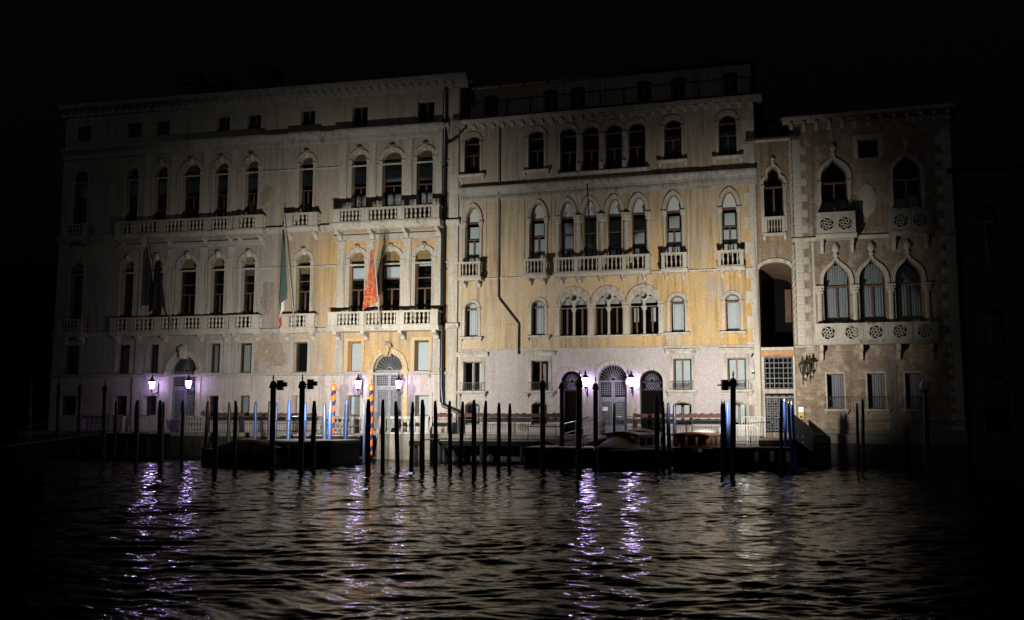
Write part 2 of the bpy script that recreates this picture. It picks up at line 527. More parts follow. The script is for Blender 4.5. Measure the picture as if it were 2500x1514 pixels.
# ---- shared pieces
def baluster_mesh(h, r, mat, kind=0):
    def f():
        if kind == 0:      # double vase, as on the left palace
            p = [(.62, 0), (.62, .06), (.42, .09), (.9, .2), (1, .27), (.85, .36), (.4, .46), (.55, .5), (.4, .54),
                 (.85, .64), (1, .73), (.9, .8), (.42, .91), (.62, .94), (.62, 1)]
        else:              # slim tapering
            p = [(.8, 0), (.8, .06), (.5, .09), (.62, .3), (1, .45), (.62, .62), (.5, .9), (.8, .94), (.8, 1)]
        return MB().lathe([(a * r, b * h) for a, b in p], n=8).mesh('baluster', mat, True)
    return cached(('bal', round(h, 2), r, mat.name, kind), f)

def bracket_mesh(w, d, h, mat):
    def f():
        prof = [(0.02, 0), (-.12 * d, 0), (-.3 * d, .1 * h), (-.36 * d, .3 * h), (-.5 * d, .5 * h), (-.86 * d, .62 * h),
                (-d, .72 * h), (-d, h), (0.02, h)]
        return MB().prism_x(prof, -w / 2, w / 2).mesh('bracket', mat)
    return cached(('brk', w, d, h, mat.name), f)

def head_mesh(s, mat):
    """carved keystone head: brow, nose, beard and a cap of curls"""
    def f():
        m = MB()
        m.box(-.30 * s, .30 * s, -.10 * s, .3 * s, -.55 * s, .75 * s, .03 * s)
        m.ball((0, -.28 * s, .10 * s), .32 * s, .30 * s, .42 * s, 10, 8)
        m.ball((0, -.58 * s, .05 * s), .07 * s, .08 * s, .14 * s, 6, 4)
        m.ball((0, -.36 * s, -.32 * s), .2 * s, .2 * s, .25 * s, 8, 5)
        r = random.Random(3)
        for i in range(14):
            t = pi * i / 13
            m.ball((cos(t) * .34 * s, -.2 * s - .1 * s * r.random(), .25 * s + sin(t) * .26 * s), .1 * s, .1 * s, .1 * s, 6, 4)
        return m.mesh('keystone', mat, True)
    return cached(('head', s, mat.name), f)

def capital_mesh(w, d, h, mat):
    def f():
        m = MB()
        m.box(-w * .5, w * .5, -d, .02, 0, h * .1)
        m.box(-w * .46, w * .46, -d * .92, .02, h * .1, h * .5)
        for k in (-1, 0, 1):
            m.ball((k * w * .34, -d, h * .3), w * .13, d * .35, h * .2, 6, 4)
            m.ball((k * w * .36, -d * 1.1, h * .62), w * .14, d * .4, h * .2, 6, 4)
        m.box(-w * .56, w * .56, -d * 1.15, .02, h * .5, h * .8)
        m.box(-w * .64, w * .64, -d * 1.35, .02, h * .8, h)
        return m.mesh('capital', mat)
    return cached(('cap', w, d, h, mat.name), f)

def round_capital_mesh(r, h, mat):
    def f():
        m = MB()
        m.lathe([(r, 0), (r * 1.1, .04 * h), (r, .1 * h), (r * 1.1, .3 * h), (r * 1.5, .75 * h), (r * 1.3, .78 * h)], n=10)
        for k in range(8):
            a = 2 * pi * k / 8
            m.ball((r * 1.25 * cos(a), r * 1.25 * sin(a), .38 * h), r * .35, r * .35, .16 * h, 5, 4)
            m.ball((r * 1.5 * cos(a + .4), r * 1.5 * sin(a + .4), .66 * h), r * .38, r * .38, .14 * h, 5, 4)
        m.box(-r * 1.6, r * 1.6, -r * 1.6, r * 1.6, .78 * h, h)
        return m.mesh('capital', mat)
    return cached(('rcap', r, h, mat.name), f)

def curtain_mesh(w, h, mat, waves=7, amp=.03):
    def f():
        n = waves * 6
        vs, fs = [], []
        for i in range(n + 1):
            t = i / n
            y = amp * sin(t * waves * 2 * pi) + amp * .5 * sin(t * waves * 4.7)
            vs += [(-w / 2 + w * t, y * 1.3, 0), (-w / 2 + w * t, y, h)]
        for i in range(n):
            fs.append((2 * i, 2 * i + 2, 2 * i + 3, 2 * i + 1))
        return MB().add(vs, fs).mesh('curtain', mat, True)
    return cached(('cur', round(w, 2), round(h, 2), mat.name, waves), f)

# ---- one window: returns the hole to cut in the wall
def window(b, kind, u0, u1, z0, z1, rise=None, st=None, jamb=.16, proud=.07, ring=.2, imposts=True, key=None,
           sill=None, transoms=(), mullion=False, blinds=(), curtain=None, lunette=None, depth=.34, wood=None,
           cols=1, name='window', label=None, shut=None, fz=0.0, arch_blind=None):
    w = u1 - u0
    h = z1 - z0
    cx = (u0 + u1) / 2
    st = st or M['stone_w']
    wood = wood or M['wood']
    if rise is None:
        rise = {'rect': 0.0, 'round': w / 2, 'gothic': w * .85, 'ogee': w * .8}.get(kind, w * .5)
    pts = outline(kind, w, h, rise)
    L = (cx, 0, z0)
    spring = h - rise
    m = MB()
    # jambs
    if jamb:
        for s in (-1, 1):
            x0, x1 = sorted((s * (w / 2 + .004), s * (w / 2 + jamb)))
            m.box(x0, x1, -proud, .03, 0, spring - (.0 if imposts else 0))
    if kind == 'rect':
        if jamb:
            m.box(-w / 2 - jamb, w / 2 + jamb, -proud - .003, .03, h, h + jamb)
    elif ring:
        inner = outline(kind, w + .008, h + .004, rise)[1:-1]
        mid = outline(kind, w + ring * 1.3, h + ring * .65, rise + ring * .65)[1:-1]
        outer = outline(kind, w + 2 * ring, h + ring, rise + ring)[1:-1]
        m.ring(inner, mid, -proud * .8, .03)
        m.ring(mid, outer, -proud * 1.3, .03)
    if imposts and kind != 'rect':
        for s in (-1, 1):
            x0, x1 = sorted((s * (w / 2 - .03), s * (w / 2 + jamb + .05)))
            m.box(x0, x1, -proud - .06, .15, spring - .03, spring + .05)
            m.box(x0 + .02, x1 - .02, -proud - .03, .12, spring - .12, spring - .03)
    win = m.build(name, st, b, L)
    if label:
        win['label'] = label
    if key:
        put('keystone', head_mesh(key, st), win, (0, -proud, h + ring * .6))
    if sill:
        so, sh, sd, brk = sill              # overhang, height, depth, brackets
        s = MB().prism_x([(.02, -sh), (-sd * .7, -sh), (-sd, -sh * .5), (-sd, 0), (.02, 0)], -w / 2 - so, w / 2 + so)
        s.build('sill', st, win)
        if brk:
            for sg in (-1, 1):
                put('bracket', bracket_mesh(.12, sd * .8, brk, st), win, (sg * (w / 2 + so - .12), 0, -sh - brk))
    # frame
    y = depth
    f = MB()
    t = .055
    f.box(-w / 2, -w / 2 + t, y, y + .06, fz, spring)
    f.box(w / 2 - t, w / 2, y, y + .06, fz, spring)
    f.box(-w / 2 + t, w / 2 - t, y, y + .06, fz, fz + t * 1.6)
    if kind == 'rect':
        f.box(-w / 2 + t, w / 2 - t, y, y + .06, h - t, h)
    else:
        f.ring(outline(kind, w - 2 * t, h - t, rise - t * .5)[1:-1], outline(kind, w, h, rise)[1:-1], y, y + .06)
    bars = [(z, .07) for z in transoms]
    if kind != 'rect' and rise > .25:
        bars.append((spring, .11))
    for z, tt in bars:
        f.box(-w / 2 + t, w / 2 - t, y - .012, y + .055, z - tt / 2, z + tt / 2)
    first = min([z for z, _ in bars] + [h if kind == 'rect' else spring])
    if mullion:
        f.box(-.05, .05, y - .006, y + .058, fz + t * 1.6, first - .036)
    f.build('frame', wood, win)
    # panes, one per light
    zs = sorted([fz + t * 1.6] + [z for z, _ in bars] + ([h - t] if kind == 'rect' else []))
    if kind != 'rect' and not (rise > .25):
        zs.append(spring)
    zs = sorted(zs)
    xs = [-w / 2 + t, w / 2 - t]
    for i in range(len(zs) - 1):
        xx = [(-w / 2 + t, -.05), (.05, w / 2 - t)] if (mullion and i == 0) else [tuple(xs)]
        for a, c in xx:
            MB().box(a, c, y + .02, y + .03, zs[i], zs[i + 1]).build('pane', M['glass'], win)
    if lunette is not None and kind != 'rect':
        arch = [(x * .99, z) for x, z in outline(kind, w, h - .01, rise)[1:-1]]
        MB().prism_y(arch, y - .05, y - .03).build('lunette', lunette, win)
    elif arch_blind is not None:
        arch = [(x * .97, z) for x, z in outline(kind, w, h - .01, rise)[1:-1]]
        MB().prism_y(arch, y + .04, y + .05).build('blind', arch_blind, win)
    elif kind != 'rect':
        arch = [(x * .97, z) for x, z in outline(kind, w, h - .01, rise)[1:-1]]
        MB().prism_y(arch, y + .02, y + .03).build('pane', M['glass'], win)
    for (x0, x1, za, zb, mt) in blinds:
        MB().box(-w / 2 + w * x0, -w / 2 + w * x1, y + .07, y + .085, za, zb).build('blind', mt, win)
    if curtain:
        x0, x1, za, zb = curtain[:4]
        put('curtain', curtain_mesh(w * (x1 - x0), zb - za, curtain[4] if len(curtain) > 4 else M['curtain'],
                                    max(3, int(w * (x1 - x0) * 9))), win,
            (-w / 2 + w * (x0 + x1) / 2, y + .16, za))
    if shut:
        for sg, mt in shut:
            x0, x1 = sorted((sg * (w / 2 - .005), sg * (w / 2 - .06)))
            MB().box(x0, x1, .06, y - .01, .03, spring).build('shutter', mt, win)
    return [(x + cx, z + z0) for x, z in pts]

def wall(b, outer, holes, mat, depth=.42, name='wall', label=None, y=0.0):
    m = MB()
    m.holed(outer, holes, y)
    for hl in holes:
        m.reveal(hl, y, y + depth)
    o = m.build(name, mat, b)
    if label:
        o['label'] = label
    return o

def course(b, prof, x0, x1, z, mat, name='string_course'):
    """moulding of (outward, up) profile along the wall"""
    p = [(-o, z + h) for o, h in prof]
    p = [(.03, p[0][1])] + p + [(.03, p[-1][1])]
    return MB().prism_x(p, x0, x1).build(name, mat, b)

def balcony(b, x0, x1, z0, z1, d, sections, mat, kind=0, brackets=(), r=.085, post=.2, slab=.25, brk_h=.45, side=True, solid_plate=None):
    """projecting balcony: slab, posts, balusters, rail, brackets; z0 slab top, z1 rail top"""
    m = MB()
    m.prism_x([(.02, z0 - slab), (-d + .12, z0 - slab), (-d - .02, z0 - slab * .45), (-d - .06, z0 - .08), (-d - .06, z0), (.02, z0)], x0 - .05, x1 + .05)
    bal = m.build('balcony', mat, b)
    rh = .11
    rl = MB().box(x0 - .03, x1 + .03, -d - .04, -d + .18, z1 - rh, z1)
    if side:
        rl.box(x0 - .03, x0 + .16, -d + .18, 0, z1 - rh, z1)
        rl.box(x1 - .16, x1 + .03, -d + .18, 0, z1 - rh, z1)
    rl.build('rail', mat, bal)
    MB().box(x0, x1, -d - .01, -d + .15, z0 + .002, z0 + .07).build('kerb', mat, bal)
    hb = z1 - rh - z0 - .07
    # sections: list of (x_start, x_end, count); posts fill the gaps
    edges = [x0] + [e for s in sections for e in (s[0], s[1])] + [x1]
    for i in range(0, len(edges), 2):
        a, c = edges[i], edges[i + 1]
        if c - a > .04:
            MB().box(a, c, -d - .015, -d + .155, z0 + .072, z1 - rh - .002).build('post', mat, bal)
    bm = baluster_mesh(hb, r, mat, kind)
    for a, c, n in sections:
        for k in range(n):
            x = a + (c - a) * (k + .5) / n
            put('baluster', bm, bal, (x, -d + .07, z0 + .07))
    if side and d > .5:
        n = max(1, int((d - .2) / (.24)))
        for xe in (x0 + .08, x1 - .08):
            for k in range(n):
                put('baluster', bm, bal, (xe, -(d - .2) * (k + .5) / n, z0 + .07))
    for x in brackets:
        put('bracket', bracket_mesh(.24 if kind == 0 else .16, d * .85, brk_h, mat), bal, (x, 0, z0 - slab - brk_h))
    return bal

def pilaster(b, x0, x1, z0, z1, mat, caph=.42, proud=.1):
    c = (x0 + x1) / 2
    w = x1 - x0
    p = MB().box(-w / 2, w / 2, -proud, .02, 0, z1 - z0 - caph)
    p.box(-w / 2 - .04, w / 2 + .04, -proud - .04, .02, 0, .18)
    o = p.build('pilaster', mat, b, (c, 0, z0))
    put('capital', capital_mesh(round(w, 2), proud, caph, mat), o, (0, 0, z1 - z0 - caph))
    return o

# ================================================================== left palace
pa = thing('palazzo', 'long grey and ochre palace with two balustraded balcony rows, left of the big downpipe', 'palace', mat=AW)
SA = M['stone_a']
SW = M['stone_w']
upX = [(-27.16, -26.14), (-23.2, -22.3), (-21.08, -20.13), (-19.0, -17.72), (-16.65, -15.7), (-14.48, -13.55), (-10.67, -9.72),
       (-7.09, -6.09), (-5.05, -3.75), (-2.78, -1.73)]
hUp, hLo, hGr, hAt = [], [], [], []
for i, (a, c) in enumerate(upX):
    big = i in (3, 8)
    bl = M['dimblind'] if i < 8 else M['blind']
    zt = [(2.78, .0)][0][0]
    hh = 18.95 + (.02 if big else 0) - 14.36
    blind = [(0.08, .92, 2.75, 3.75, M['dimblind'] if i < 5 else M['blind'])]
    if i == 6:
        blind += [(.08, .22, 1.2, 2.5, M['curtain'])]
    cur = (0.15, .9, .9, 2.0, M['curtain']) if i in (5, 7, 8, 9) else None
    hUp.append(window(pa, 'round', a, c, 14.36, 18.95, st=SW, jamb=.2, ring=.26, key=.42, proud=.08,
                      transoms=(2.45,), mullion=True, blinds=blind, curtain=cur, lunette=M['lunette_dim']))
for i, (a, c) in enumerate(upX):
    if i == 0:
        a, c = -27.05, -26.1
    blind = []
    if i == 7:
        blind = [(.08, .95, 3.05, 3.75, M['blind'])]
    if i == 8:
        blind = [(.05, .95, 3.05, 3.75, M['blind'])]
    if i == 9:
        blind = [(.1, .95, 3.75, 3.85, M['blind'])]
    if i in (5, 6):
        blind = [(.1, .95, 3.5, 3.9, M['lunette'])]
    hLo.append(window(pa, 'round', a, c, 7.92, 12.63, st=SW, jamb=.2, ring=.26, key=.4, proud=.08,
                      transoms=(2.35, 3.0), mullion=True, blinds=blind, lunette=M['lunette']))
g1 = [(-27.2, -26.1), (-23.29, -22.32), (-20.98, -20.2), (-16.62, -15.78), (-14.54, -13.57), (-10.72, -9.76), (-7.06, -6.2), (-2.74, -1.83)]
for i, (a, c) in enumerate(g1):
    cur, bl = None, []
    wd = M['wood']
    if i >= 6:
        bl = [(.1, 1, .06, 1.8, M['blind'])]
        wd = M['shutter'] if i == 6 else M['wood']
    elif i in (1, 2, 3, 4):
        cur = (.15, .6, .05, 1.8, M['dimblind'])
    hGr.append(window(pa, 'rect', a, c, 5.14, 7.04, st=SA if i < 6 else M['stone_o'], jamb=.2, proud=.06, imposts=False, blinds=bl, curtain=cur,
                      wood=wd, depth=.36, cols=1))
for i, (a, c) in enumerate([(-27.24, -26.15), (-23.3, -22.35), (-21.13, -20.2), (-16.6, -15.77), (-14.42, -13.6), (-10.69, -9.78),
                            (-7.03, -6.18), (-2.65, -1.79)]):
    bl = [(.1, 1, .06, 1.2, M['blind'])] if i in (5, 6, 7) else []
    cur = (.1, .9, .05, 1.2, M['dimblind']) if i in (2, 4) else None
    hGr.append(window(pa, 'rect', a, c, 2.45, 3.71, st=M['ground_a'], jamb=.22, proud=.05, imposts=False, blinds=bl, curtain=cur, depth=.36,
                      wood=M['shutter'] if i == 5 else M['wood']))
for i, (a, c) in enumerate([(-27.2, -26.16), (-23.34, -22.31), (-21.19, -20.18), (-16.72, -15.75), (-14.51, -13.51), (-10.71, -9.71),
                            (-7.16, -6.12), (-2.79, -1.69)]):
    z0 = 21.05 if i < 6 else 20.7
    hAt.append(window(pa, 'rect', a, c, z0, 22.05, st=SA, jamb=.12, proud=.03, imposts=False, mullion=True, depth=.25))

def portal_hole(cx, w, z0, z1, rise):
    return [(x + cx, z + z0) for x, z in outline('round', w, z1 - z0, rise)]

doorA = [(-18.35, 1.86), (-4.44, 1.88)]
dholes = [portal_hole(c, w, QZ + .3, 6.26, w / 2) for c, w in doorA]

wall(pa, [(-28.2, QZ), (-28.2, 5.05), (-.02, 5.05), (-.02, QZ)],
     [h for h in hGr if h[0][1] < 4] + [[(x, z) for x, z in [(c - w / 2, QZ + .004), (c - w / 2, 5.046), (c + w / 2, 5.046), (c + w / 2, QZ + .004)]] for c, w in doorA],
     M['ground_a'], label='pale rendered lowest floor band')
dh2 = []
for c, w in doorA:
    o = [(x + c, z + 5.05) for x, z in outline('round', w, 6.26 - 5.05, w / 2)]
    o[0] = (o[0][0], 5.054); o[-1] = (o[-1][0], 5.054)
    dh2.append(o)
wall(pa, [(-28.2, 5.05), (-28.2, 23.2), (-.02, 23.2), (-.02, 5.05)],
     [h for h in hGr if h[0][1] > 4] + hUp + hLo + hAt + dh2, M['plaster_a'], label='patchy ochre and grey plaster upper wall')

def blotch(b, cx, cz, w, h, seed, mat, y=-.005):
    rr = random.Random(seed)
    pts = []
    n = 44
    for k in range(n):
        a = 2 * pi * k / n
        r = 1 + .22 * sin(2 * a + seed) + .14 * sin(5 * a + seed * 2) + rr.uniform(-.07, .07)
        pts.append((cx + w / 2 * r * cos(a), cz + h / 2 * r * sin(a)))
    m = MB()
    m.holed(pts, [], y)
    m.reveal(pts, y, .01)
    return m.build('bare_patch', mat, b)
blotch(pa, -12.35, 6.35, 1.9, 2.0, 2, M['bare'])
blotch(pa, -12.6, 9.9, 1.2, 1.8, 5, M['bare'])
blotch(pa, -13.0, 16.6, .8, 1.2, 12, M['bare'])
# mouldings
course(pa, [(0, 0), (.10, .02), (.14, .1), (.14, .16), (0, .18)], -28.2, -.66, 4.93, SA)
course(pa, [(0, 0), (.06, .02), (.16, .14), (.2, .22), (.2, .28), (0, .3)], -28.25, -.66, 7.62, SA)
course(pa, [(0, 0), (.05, .01), (.09, .1), (0, .12)], -28.2, -.66, 11.74, SA)
course(pa, [(0, 0), (.08, .05), (.16, .18), (.24, .3), (.24, .38), (0, .4)], -28.25, -.66, 14.0, SA)
course(pa, [(0, 0), (.04, .01), (.07, .08), (0, .1)], -28.2, -.66, 18.08, SA)
course(pa, [(0, 0), (.08, .04), (.12, .3), (.25, .45), (.42, .6), (.42, .7), (0, .72)], -28.3, -.66, 19.72, SA, 'entablature')
course(pa, [(0, 0), (.1, .03), (.14, .35), (.3, .42), (.55, .5), (.62, .68), (.62, .76), (0, .8)], -28.5, .5, 22.72, SA, 'cornice')
cb = bracket_mesh(.16, .42, .36, SA)
for k in range(52):
    put('cornice_bracket', cb, pa, (-28.2 + .54 * k + .2, 0, 22.74))
# raised entablature blocks above the window groups
for x0, x1 in ((-23.5, -12.9), (-11.3, -9.1), (-8.15, -.95)):
    course(pa, [(.10, 0), (.2, .04), (.24, .3), (.38, .45), (.56, .6), (.56, .71), (.1, .725)], x0, x1, 19.72, SA, 'entablature')
for x0, x1 in ((-23.5, -12.9), (-8.15, -.95)):
    course(pa, [(0, 0), (.06, .02), (.12, .12), (.16, .35), (0, .37)], x0, x1, 13.32, SA, 'architrave')

# pilasters
for c in (-4.43, -18.36):
    for dx in (-3.22, -1.27, 1.12, 3.13):
        pilaster(pa, c + dx - .26, c + dx + .26, 15.2, 19.72, SW, .5)
        pilaster(pa, c + dx - .26, c + dx + .26, 8.75, 13.32, SW, .4)
        if abs(dx) > 2:
            MB().box(-.28, .28, -.1, .02, 0, 2.55).build('pilaster', SA, pa, (c + dx, 0, 5.12))
# right corner strip with its two small caps
cs = MB().box(-.63, -.06, -.12, .02, QZ, 22.7).build('corner_pilaster', SW, pa)
for z in (7.66, 14.0):
    MB().prism_x([(.0, z), (-.2, z + .06), (-.3, z + .2), (-.34, z + .3), (-.34, z + .34), (0, z + .35)], -.72, .06).build('capital', SW, cs)

# balconies
balcony(pa, -7.95, -.95, 14.28, 15.14, 1.15, [(-7.35, -5.93, 6), (-5.45, -3.6, 7), (-3.15, -1.45, 6)], SW, brackets=(-7.65, -5.5, -3.3, -1.2), slab=.42, brk_h=.5)
balcony(pa, -7.95, -.95, 7.86, 8.74, 1.15, [(-7.35, -5.93, 6), (-5.45, -3.55, 8), (-3.05, -1.43, 6)], SW, brackets=(-7.6, -5.8, -3.4, -1.25), slab=.3, brk_h=.5)
for z0, z1 in ((14.28, 15.16), (7.88, 8.76)):
    balcony(pa, -11.35, -9.1, z0, z1, .62, [(-10.8, -9.7, 4)], SW, brackets=(-11.1, -9.35), slab=.3)
    balcony(pa, -27.4, -25.6, z0, z1, .62, [(-27.1, -25.9, 5)], SW, brackets=(-27.1, -25.9), slab=.3)
    balcony(pa, -14.88, -12.85, z0, z1, .66, [(-14.5, -13.35, 4)], SW, brackets=(-14.6, -13.15), slab=.3)
    balcony(pa, -23.5, -15.0, z0, z1, .58, [(-23.1, -22.2, 3), (-21.85, -20.3, 5), (-19.8, -18.45, 5), (-18.2, -16.9, 5), (-16.5, -15.25, 5)], SW,
            brackets=(-23.2, -21.6, -19.7, -17.1, -15.3), slab=.3)

# portals with archivolt, carved head, fanlight and lattice gate
def lattice(m, x0, x1, z0, z1, y, nx, nz, t=.012):
    for i in range(nx + 1):
        x = x0 + (x1 - x0) * i / nx
        m.box(x - t, x + t, y, y + .02, z0, z1)
    for i in range(nz + 1):
        z = z0 + (z1 - z0) * i / nz
        m.box(x0, x1, y - .006, y + .014, z - t, z + t)
    return m

def portal(b, cx, w, z0, z1, st, gate, rays=12, label=None, ringw=.34, key=None, simple=False, base=.0):
    rise = w / 2
    h = z1 - z0
    spring = h - rise
    m = MB()
    inner = outline('round', w + .008, h + .004, rise, 20)[1:-1]
    mid = outline('round', w + ringw * 1.2, h + ringw * .6, rise + ringw * .6, 20)[1:-1]
    outer = outline('round', w + 2 * ringw, h + ringw, rise + ringw, 20)[1:-1]
    m.ring(inner, mid, -.06, .03)
    m.ring(mid, outer, -.12, .03)
    for s in (-1, 1):
        x0, x1 = sorted((s * (w / 2 + .004), s * (w / 2 + ringw)))
        m.box(x0, x1, -.08, .03, 0, spring - .35)
        m.box(x0 - .05, x1 + .05, -.2, .03, spring - .35, spring - .05)
        m.box(x0 - .02, x1 + .02, -.14, .03, spring - .05, spring)
    d = m.build('portal', st, b, (cx, 0, z0))
    if label:
        d['label'] = label
    if key:
        put('keystone', head_mesh(key, st), d, (0, -.12, h + .2))
    y = .3
    zs = spring - .12
    # fanlight
    f = MB()
    f.ring(outline('round', w - .14, h - .07, rise - .07, 20)[1:-1], outline('round', w, h, rise, 20)[1:-1], y, y + .05)
    f.box(-w / 2, w / 2, y - .01, y + .06, zs - .06, zs + .06)
    hub = .17
    for k in range(rays):
        a = pi * (k + .5) / rays
        f.tube([(cos(a) * hub, y + .02, zs + .08 + sin(a) * hub), (cos(a) * (w / 2 - .05), y + .02, zs + .08 + sin(a) * (rise + .02))], .016, 4)
    f.tube([(cos(pi * k / 8) * hub, y + .02, zs + .06 + sin(pi * k / 8) * hub) for k in range(9)], .035, 5)
    f.build('fanlight', gate, d)
    MB().prism_y([(x * .98, z) for x, z in outline('round', w, h - .01, rise, 20)[1:-1]], y + .08, y + .09).build('pane', M['glass'], d)
    # transom panel with two lattices
    zt = zs - .95
    fr = MB()
    fr.box(-w / 2, w / 2, y - .008, y + .05, zt - .08, zt + .06)
    fr.box(-.1, .1, y - .004, y + .045, zt + .06, zs - .06)
    for s in (-1, 1):
        fr.box(*sorted((s * w / 2, s * (w / 2 - .12))), y, y + .04, 0, zs - .06)
    fr.build('gate_frame', gate, d)
    for s in (-1, 1):
        x0, x1 = sorted((s * .1, s * (w / 2 - .12)))
        lattice(MB(), x0, x1, zt + .18, zs - .14, y + .01, 6, 5, .012).build('transom_grille', gate, d)
        leaf = MB()
        a0, a1 = sorted((s * .012, s * (w / 2 - .122)))
        leaf.box(a0, a0 + .07, y + .002, y + .04, .02, zt - .085)
        leaf.box(a1 - .07, a1, y + .002, y + .04, .02, zt - .085)
        leaf.box(a0 + .07, a1 - .07, y + .002, y + .04, .02, .5)
        leaf.box(a0 + .07, a1 - .07, y + .002, y + .04, zt - .2, zt - .085)
        lattice(leaf, a0 + .07, a1 - .07, .5, zt - .2, y + .012, 7, 15, .014)
        leaf.build('gate_leaf', gate, d)
    return d

for i, (c, w) in enumerate(doorA):
    portal(pa, c, w, QZ + .3, 6.26, M['stone_o'] if i else SW, M['gate'], key=.72, label='lit ochre portal with lattice gate and carved bearded head' if i else 'dim portal with lattice gate and carved bearded head')
    st = MB().box(c - w / 2 - .5, c + w / 2 + .5, -.75, .3, QZ, QZ + .15)
    st.box(c - w / 2 - .2, c + w / 2 + .2, -.42, .3, QZ + .15, QZ + .3)
    st.build('door_step', SA, pa)
    # plain sheets: dark grey behind the right gate, darker behind the left one
    MB().box(c - w / 2, c + w / 2, .62, .64, QZ + .3, 6.2).build('door_backing', M['backing'] if i else M['pipe'], pa)
# impost ledges either side of the doors
for c, w in doorA:
    for s in (-1, 1):
        x0, x1 = sorted((c + s * (w / 2 + .36), c + s * 2.75))
        o = course(pa, [(0, 0), (.1, .02), (.2, .1), (.24, .2), (0, .22)], x0, x1, 4.95, SA, 'ledge')
        put('bracket', bracket_mesh(.14, .2, .25, SA), o, (x1 - .1 if s > 0 else x0 + .1, 0, 4.72))

# downpipe, its elbow and the branch from the next gutter
p = MB().tube([(-.95, -.2, 22.6), (-.97, -.2, 12), (-.95, -.2, 4.2), (-.92, -.2, 3.35), (-.82, -.24, 3.1), (.12, -.3, 2.72), (.28, -.3, 2.55), (.3, -.3, QZ)], .135, 10)
p = p.build('downpipe', M['pipe'], pa, smooth=True)
for z in (5.2, 8.2, 11.2, 14.4, 17.6, 20.6):
    MB().lathe([(.15, 0), (.17, .02), (.17, .1), (.15, .12)], -.96, -.2, 10).build('pipe_collar', M['pipe'], p, (0, 0, z))
MB().tube([(-.9, -.2, 19.1), (-.1, -.25, 19.5), (.5, -.35, 20.15)], .07, 8).build('branch_pipe', M['pipe'], pa, smooth=True)
MB().tube([(-22.0, -.06, 4.9), (-22.02, -.06, QZ)], .04, 6).build('thin_downpipe', M['pipe'], pa)

# body, dark room backdrop and roof
def body(b, x0, x1, z0, z1, depth, roof_h, wallmat, front=1.4):
    for xx in (x0, x1):
        MB().add([(xx, 0, z0), (xx, depth, z0), (xx, depth, z1), (xx, 0, z1)], [(0, 1, 2, 3)]).build('side_wall', wallmat, b)
    MB().add([(x0, depth, z0), (x1, depth, z0), (x1, depth, z1), (x0, depth, z1)], [(0, 1, 2, 3)]).build('back_wall', wallmat, b)
    MB().add([(x0, front, z0), (x1, front, z0), (x1, front, z1), (x0, front, z1)], [(0, 1, 2, 3)]).build('room_backdrop', M['dark'], b)
    r = MB()
    e = .5
    ya, yb = -e, depth + e
    ins = min((depth + 2 * e) / 2, 6)
    vs = [(x0 - e, ya, z1), (x1 + e, ya, z1), (x1 + e, yb, z1), (x0 - e, yb, z1),
          (x0 - e + ins, depth / 2, z1 + roof_h), (x1 + e - ins, depth / 2, z1 + roof_h)]
    r.add(vs, [(0, 1, 5, 4), (1, 2, 5), (2, 3, 4, 5), (3, 0, 4), (0, 3, 2, 1)])
    ro = r.build('roof', M['tile'], b)
    return ro

roofA = body(pa, -28.2, -.02, QZ, 23.45, 14, 2.2, M['plaster_a'])
for x, yy in ((-20.5, 3.2), (-19.2, 4.0), (-14.8, 3.0)):
    MB().box(-.4, .4, -.4, .4, 0, 2.0).box(-.7, .7, -.7, .7, 2.0, 2.6, -.1).build('chimney', M['brick_e'], roofA, (x, yy, 23.6))

# ================================================================== middle palace
pb = thing('palazzo', 'yellow ochre Gothic palace with pointed upper windows and pinkish ground floor', 'palace', mat=BW)
PBm = M['plaster_b']
holes_b, holes_g = [], []
# top row, round headed
fX = [(.3, 1.28), (4.36, 5.32), (6.32, 7.3), (7.66, 8.66), (9.02, 10.04), (10.38, 11.4), (12.48, 13.48), (15.57, 16.57)]
for i, (a, c) in enumerate(fX):
    solo = i in (0, 1, 6, 7)
    cur = (.12, .88, .6, 1.6, M['dimblind']) if i in (0, 6, 7) else None
    z0 = 17.12 if solo else 16.78
    holes_b.append(window(pb, 'round', a, c, z0, 19.63, st=SW, jamb=.16 if solo else .06, ring=.2, proud=.06, mullion=True,
                          transoms=(1.3,) if solo else (1.4,), sill=(.36, .14, .3, .2) if solo else None, curtain=cur,
                          imposts=solo))
MB().prism_x([(.02, -.16), (-.3, -.16), (-.4, -.06), (-.4, 0), (.02, 0)], 6.05, 11.68).build('long_sill', SW, pb, (0, 0, 16.76))
for x in (7.48, 8.84, 10.21):
    c = MB().lathe([(.14, 0), (.14, .08), (.1, .14), (.1, 1.9), (.12, 1.95)], n=10).build('column', SW, pb, (x, -.02, 16.78), smooth=True)
    put('capital', round_capital_mesh(.1, .34, SW), c, (0, 0, 1.93))
    MB().box(-.13, .13, -.28, -.1, 0, .5).build('plinth', SW, c)
